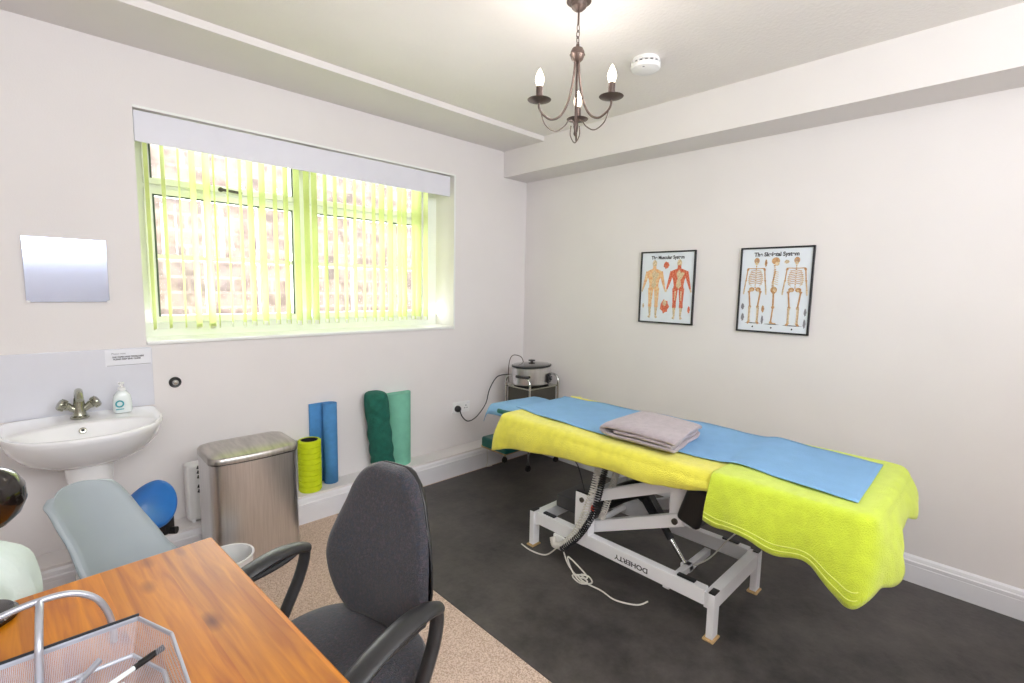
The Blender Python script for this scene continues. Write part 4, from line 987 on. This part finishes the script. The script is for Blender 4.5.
s = MB(); s.tube(smooth_path([(-2.908, YH, .853), (-2.909, -1.880, .850), (-2.911, -1.915, .825), (-2.913, -1.925, .785), (-2.914, -1.927, .752)], 6), .0048, n=12); s.build('support_rod', 'silver', ty_)
s = MB(); s.box((-3.04, -2.22, .750), (-2.84, -1.96, .754), rot=Euler((0, 0, -.12))); tag(s.build('paper_pile', 'paper', flat=True), 'white papers lying in the bottom of the wire tray', 'papers')
def pen(p0, p1, label, m1, m2):
    o = thing('pen', p0, label, 'pen', group='pens in the wire tray'); p0, p1 = Vector(p0), Vector(p1)
    s = MB(); s.cyl(p0.lerp(p1, .06), p0.lerp(p1, .62), .0038, n=12); s.build('barrel', m1, o)
    s = MB(); s.cyl(p0.lerp(p1, .60), p1, .0045, n=12); s.bar(p0.lerp(p1, .66)+Vector((0, 0, .005)), p1+Vector((0, 0, .005)), .003, .0015, bev=.0003); s.build('cap', m2, o)
    s = MB(); s.cyl(p0, p0.lerp(p1, .07), .0008, .0036, n=12); s.build('tip', m2, o)
pen((-2.872, -1.990, .7600), (-2.773, -1.940, .7605), 'black-capped ballpoint pen with clear barrel in the wire tray', 'soap', 'black')
pen((-2.905, -1.982, .7600), (-2.849, -1.908, .7605), 'grey pen in the wire tray left of the black-capped pen', 'silver', 'silver')

# desk lamp at the very left
dl = thing('desk_lamp', (-2.990, -1.625, DZ), 'desk lamp with glossy black dome head and black disc base at left', 'lamp')
s = MB(); s.lathe((-2.990, -1.628, DZ), [(.046, 0), (.050, .003), (.050, .010), (.044, .016), (.01, .019), (.001, .019)], 40); s.build('base', 'blackgloss', dl)
s = MB(); s.tube(smooth_path([(-2.990, -1.628, DZ+.015), (-2.992, -1.615, .82), (-2.985, -1.60, .88), (-2.975, -1.59, .915)], 6), .008, n=12); s.build('stem', 'beige', dl)
s = MB(); s.lathe((-2.975, -1.60, .905), [(.012, -.008), (.032, .0), (.047, .02), (.054, .045), (.050, .070), (.038, .090), (.02, .101), (.001, .104)], 40, axis=(.1, -.1, 1)); s.build('lamp_shade', 'blackgloss', dl)

# ------------------------------------------------------------------ mint laundry bag beyond the desk
s = MB(); rings = []
for k in range(26):
    t_ = k/25; z_ = .0+.788*t_
    rr_ = .17*(1-.15*t_)*(1 if t_ < .8 else math.sqrt(max(.02, 1-((t_-.8)/.2)**2)))
    ring2 = []
    for q in range(40):
        a = 2*PI*q/40; n_ = noise.noise(Vector((math.cos(a)*2.2, math.sin(a)*2.2, t_*2.5)))*.045+.014*math.sin(7*a+3*t_)*t_+.022*noise.noise(Vector((math.cos(a)*5, math.sin(a)*5, t_*9)))
        ring2.append((-3.068+(rr_+n_)*math.cos(a), -1.352+(rr_*.85+n_)*math.sin(a), z_))
    rings.append(ring2)
s.loft(rings); tag(s.build('laundry_bag', 'mint', sub=1), 'pale mint crumpled cloth bag behind the desk at the left edge', 'cloth bag')

# ------------------------------------------------------------------ grey shell chair
gc = thing('shell_chair', (-2.642, -1.268, 0), 'grey moulded plastic side chair between the desk and the washbasin', 'chair', rz=math.radians(-49))
# local: +x faces forward
s = MB()
cvs = smooth_path([(.10, 0, .428), (.07, 0, .440), (.0, 0, .432), (-.07, 0, .435), (-.125, 0, .475), (-.175, 0, .55), (-.225, 0, .63), (-.285, 0, .715), (-.320, 0, .765)], 6)
wds = [(0, .145), (-.35, .155), (-.5, .15), (-.62, .128), (-.78, .112), (-.9, .102), (-1, .070)]
def shell(u, v):
    i = v*(len(cvs)-1); a = int(min(i, len(cvs)-2)); q = i-a; p = cvs[a].lerp(cvs[a+1], q)
    w_ = interp(wds)(-v); U = u*2-1; dish = .040*U*U
    bk = min(1, max(0, (v-.42)/.12))
    off = Vector((dish*bk*.8, 0, dish*(1-bk)*.8+dish*bk*.5))
    if v > .86: off.z -= .035*abs(U)**2.5*(v-.86)/.14
    e = max(0, abs(U)-.86)/.14
    off.x -= .022*e*e*bk; off.z -= .014*e*e*(1-bk)
    return p+off+Vector((0, U*w_, 0))
s.grid(shell, 28, 44); s.build('shell', 'greyshell', gc, local=True, solid=.007, sub=1)
for sx_ in (-1, 1):
    for sy_ in (-1, 1):
        s = MB(); s.cyl((sx_*.08, sy_*.08, .42), (sx_*.17, sy_*.17, 0), .014, .009, n=14); s.build('leg', 'ply', gc, local=True)
s = MB(); s.box((-.10, -.09, .395), (.10, .09, .424), bev=.004); s.build('mount', 'black', gc, local=True)

# ------------------------------------------------------------------ blue saddle stool
st = thing('saddle_stool', (-2.672, -.70, 0), 'blue saddle-seat stool on a black stand beneath the washbasin edge', 'stool', rz=math.radians(52))
s = MB()
rings = []
for k in range(21):
    t_ = k/20*2-1   # along x local
    hw = .108*math.sqrt(max(.015, 1-abs(t_)**2.6)); zc = .515+.045*t_*t_+.015*t_; th = .045*math.sqrt(max(.03, 1-abs(t_)**4))
    r_ = []
    for q in range(28):
        a = 2*PI*q/28; yy = hw*math.cos(a); sag = -.035*(yy/.108)**2
        r_.append((.140*t_, yy, zc+sag+th*.5*math.sin(a)+(.0 if math.sin(a) > 0 else -.008)))
    rings.append(r_)
s.loft(rings); s.build('seat', 'bluevinyl', st, local=True, sub=1)
s = MB(); s.box((-.08, -.07, .455), (.08, .07, .48), bev=.006); s.cyl((0, 0, .33), (0, 0, .46), .014, n=16); s.cyl((0, 0, .08), (0, 0, .34), .024, n=18); s.tube([(.05, .0, .455), (.12, .0, .44), (.155, 0, .425)], .006, n=8); s.build('column', 'black', st, local=True)
s = MB(); s.box((.06, -.06, .385), (.12, .02, .45), bev=.01); s.cyl((.09, -.08, .395), (.09, .04, .395), .014, n=12); s.build('tilt_mechanism', 'black', st, local=True)
for k in range(5):
    a = 2*PI*k/5+.3; d = Vector((math.cos(a), math.sin(a), 0)); s = MB(); s.bar(d*.02+V(0, 0, .085), d*.20+V(0, 0, .06), .03, .018, bev=.004); lg = s.build('leg', 'black', st, local=True)
    s = MB(); e_ = Vector((-d.y, d.x, 0)); s.cyl(d*.195+V(0, 0, .025)-e_*.014, d*.195+V(0, 0, .025)+e_*.014, .025, n=18); s.cyl(d*.195+V(0, 0, .03), d*.195+V(0, 0, .06), .006, n=8); s.build('castor', 'black', lg, local=True)

# ------------------------------------------------------------------ office chair
oc = thing('office_chair', (-2.462, -1.793, 0), 'charcoal fabric swivel armchair pulled up to the end of the desk', 'office chair', rz=math.radians(194.5))
def superring(hw, hd, z_, n=40, ex=.72, cx_=0, tilt=0):
    return [(cx_+hd*math.copysign(abs(math.cos(2*PI*k/n))**ex, math.cos(2*PI*k/n)), hw*math.copysign(abs(math.sin(2*PI*k/n))**ex, math.sin(2*PI*k/n)), z_) for k in range(n)]
s = MB(); s.loft([superring(.18, .20, .405), superring(.207, .222, .415), superring(.213, .228, .440), superring(.206, .222, .463), superring(.18, .19, .475), superring(.09, .10, .480)]); s.build('seat', 'fabric', oc, local=True, sub=1)
s = MB(); s.loft([superring(.17, .19, .388), superring(.198, .212, .398), superring(.202, .216, .414)]); s.build('seat_pan', 'black', oc, local=True)
# backrest: outline (half width by height), leaning back
ol = [(.470, .085), (.483, .128), (.515, .160), (.56, .178), (.61, .184), (.66, .178), (.71, .163), (.76, .143), (.805, .126), (.84, .104), (.863, .076), (.877, .036)]
def back_sheet(front):
    def fn(u, v):
        i = v*(len(ol)-1); a = int(min(i, len(ol)-2)); q = i-a; z_ = ol[a][0]*(1-q)+ol[a+1][0]*q; hw = ol[a][1]*(1-q)+ol[a+1][1]*q
        U = 2*u-1; y = hw*U
        xb = -.188-.07*(z_-.5)-.05*max(0, z_-.62)+.035*(y/.2)**2
        edge = max(0, 1-max(abs(U)**4, abs(2*v-1)**8)); thick = .055*math.sqrt(edge)
        lum = .012*math.exp(-((z_-.63)/.07)**2)
        return (xb+(thick*.6+lum if front else -thick*.45), y, z_)
    return fn
s = MB(); s.grid(back_sheet(True), 24, 26); s.grid(back_sheet(False), 24, 26); bmesh.ops.remove_doubles(s.bm, verts=s.bm.verts[:], dist=.0015); s.build('backrest', 'fabric', oc, local=True, sub=1)
s = MB()
def shellb(u, v):
    x, y, z_ = back_sheet(False)(u, v); return (x-.004, y*.985, .665+(z_-.665)*.985)
s.grid(shellb, 20, 22); s.build('back_shell', 'black', oc, local=True, solid=.006)
s = MB(); s.tube(smooth_path([(-.02, 0, .385), (-.14, 0, .38), (-.235, 0, .41), (-.250, 0, .49), (-.250, 0, .62)], 6), .018, n=10, flat=1.6); s.build('back_bracket', 'black', oc, local=True)
for sg in (-1, 1):
    s = MB(); Y = sg*.233
    pth = smooth_path([(.19, Y*.97, .560), (.15, Y, .592), (.07, Y, .622), (-.03, Y, .638), (-.098, Y, .632), (-.134, Y, .618)], 6)
    rings = []
    for i, p in enumerate(pth):
        t_ = i/(len(pth)-1); wv = .027*(1-.35*abs(2*t_-1)**3); hv = .013
        d = (pth[min(i+1, len(pth)-1)]-pth[max(i-1, 0)]).normalized(); n_ = d.cross(Vector((0, 1, 0))).normalized()
        rings.append([p+Vector((0, 1, 0))*wv*math.cos(2*PI*k/16)+n_*hv*math.sin(2*PI*k/16) for k in range(16)])
    s.loft(rings); ar = s.build('armrest', 'armplastic', oc, local=True)
    s = MB(); s.tube(smooth_path([(-.126, Y, .616), (-.125, Y*1.01, .59), (-.108, Y*1.02, .54), (-.07, Y*1.02, .475), (-.03, Y*1.0, .41), (0, Y*.85, .385), (.01, Y*.5, .38)], 6), .017, n=12, flat=.8)
    s.tube(smooth_path([(-.10, Y, .622), (-.065, Y, .612), (-.005, Y, .608), (.05, Y, .610)], 5), .009, n=8); s.build('arm_support', 'armplastic', ar, local=True)
s = MB(); s.box((-.10, -.08, .35), (.10, .08, .39), bev=.008); s.cyl((0, 0, .24), (0, 0, .37), .016, n=16); s.cyl((0, 0, .09), (0, 0, .26), .027, n=18); s.cyl((0, 0, .06), (0, 0, .12), .045, n=20); s.build('gas_column', 'black', oc, local=True)
for k in range(5):
    a = 2*PI*k/5; d = Vector((math.cos(a), math.sin(a), 0)); e_ = Vector((-d.y, d.x, 0)); s = MB(); s.bar(d*.03+V(0, 0, .095), d*.27+V(0, 0, .07), .045, .028, bev=.007); lg = s.build('leg', 'black', oc, local=True)
    s = MB(); s.cyl(d*.265+V(0, 0, .026)-e_*.02, d*.265+V(0, 0, .026)+e_*.02, .026, n=18); s.cyl(d*.265+V(0, 0, .03), d*.265+V(0, 0, .065), .007, n=8); s.build('castor', 'black', lg, local=True)

# ------------------------------------------------------------------ camera
cam = bpy.data.cameras.new('camera'); co = bpy.data.objects.new('camera', cam); col.objects.link(co); sc.camera = co
F_, yaw, pitch, roll = 489.0635, .7709, .1092, .0197
cam.sensor_width = 36; cam.sensor_fit = 'HORIZONTAL'; cam.lens = F_/1024*36; cam.clip_start = .02
fw = Vector((math.sin(yaw)*math.cos(pitch), math.cos(yaw)*math.cos(pitch), -math.sin(pitch))); rt = Vector((math.cos(yaw), -math.sin(yaw), 0)); upv = rt.cross(fw)
r2 = math.cos(roll)*rt+math.sin(roll)*upv; u2 = -math.sin(roll)*rt+math.cos(roll)*upv
co.matrix_world = Matrix(((r2.x, u2.x, -fw.x, -2.8828), (r2.y, u2.y, -fw.y, -2.8322), (r2.z, u2.z, -fw.z, 1.3383), (0, 0, 0, 1)))

# ------------------------------------------------------------------ light
wd = bpy.data.worlds.new('sky'); sc.world = wd; wd.use_nodes = True
nt_ = wd.node_tree; bg = nt_.nodes['Background']; bg.inputs[0].default_value = (.93, .97, 1, 1); bg.inputs[1].default_value = 7
def area(name, loc, rot, sx_, sy_, e, c=(1, 1, 1)):
    l = bpy.data.lights.new(name, 'AREA'); l.shape = 'RECTANGLE'; l.size = sx_; l.size_y = sy_; l.energy = e; l.color = c
    o = bpy.data.objects.new(name, l); o.location = loc; o.rotation_euler = rot; col.objects.link(o); return o
area('fill_light_front', ((BX0+BX1)/2, YB-.25, (BZ0+BZ1)/2), (math.radians(90), 0, 0), BX1-BX0, BZ1-BZ0, 66, (.955, .975, 1))  # added fill shining in through the made-up window
area('fill_uplight_front', ((BX0+BX1)/2, YB-.03, (BZ0+BZ1)/2), (math.radians(90+38), 0, 0), BX1-BX0, (BZ1-BZ0)*.7, 48, (.955, .975, 1))  # added fill in the same opening, tilted up to brighten the ceiling
area('daylight_back_window', ((WX0+WX1)/2, .40, (WZ0+WZ1)/2+.05), (math.radians(-90-22), 0, 0), WX1-WX0, WZ1-WZ0, 150, (.96, .99, 1))
# unseen round dome added on the ceiling behind the camera as fill light
cl = thing('added_fill_dome', (-2.6, -3.45, H), 'added round white dome giving fill light from the ceiling behind the camera', 'ceiling light')
s = MB(); s.lathe((-2.6, -3.45, H), [(.17, 0), (.17, -.02), (.16, -.024)], 40); s.build('base', 'whiteplastic', cl)
s = MB(); s.lathe((-2.6, -3.45, H-.024), [(.155, 0), (.145, -.03), (.10, -.055), (.03, -.066), (.001, -.067)], 40); s.build('diffuser', emit('fill_diffuser', '#FFF4E6', 8), cl)

sc.view_settings.view_transform = 'Standard'; sc.view_settings.look = 'None'; sc.view_settings.gamma = 1; sc.view_settings.use_curve_mapping = False
sc.view_settings.exposure = -0.76
sc.cycles.max_bounces = 8; sc.cycles.diffuse_bounces = 5; sc.cycles.transparent_max_bounces = 24; sc.cycles.sample_clamp_indirect = 6
sc.cycles.use_denoising = True
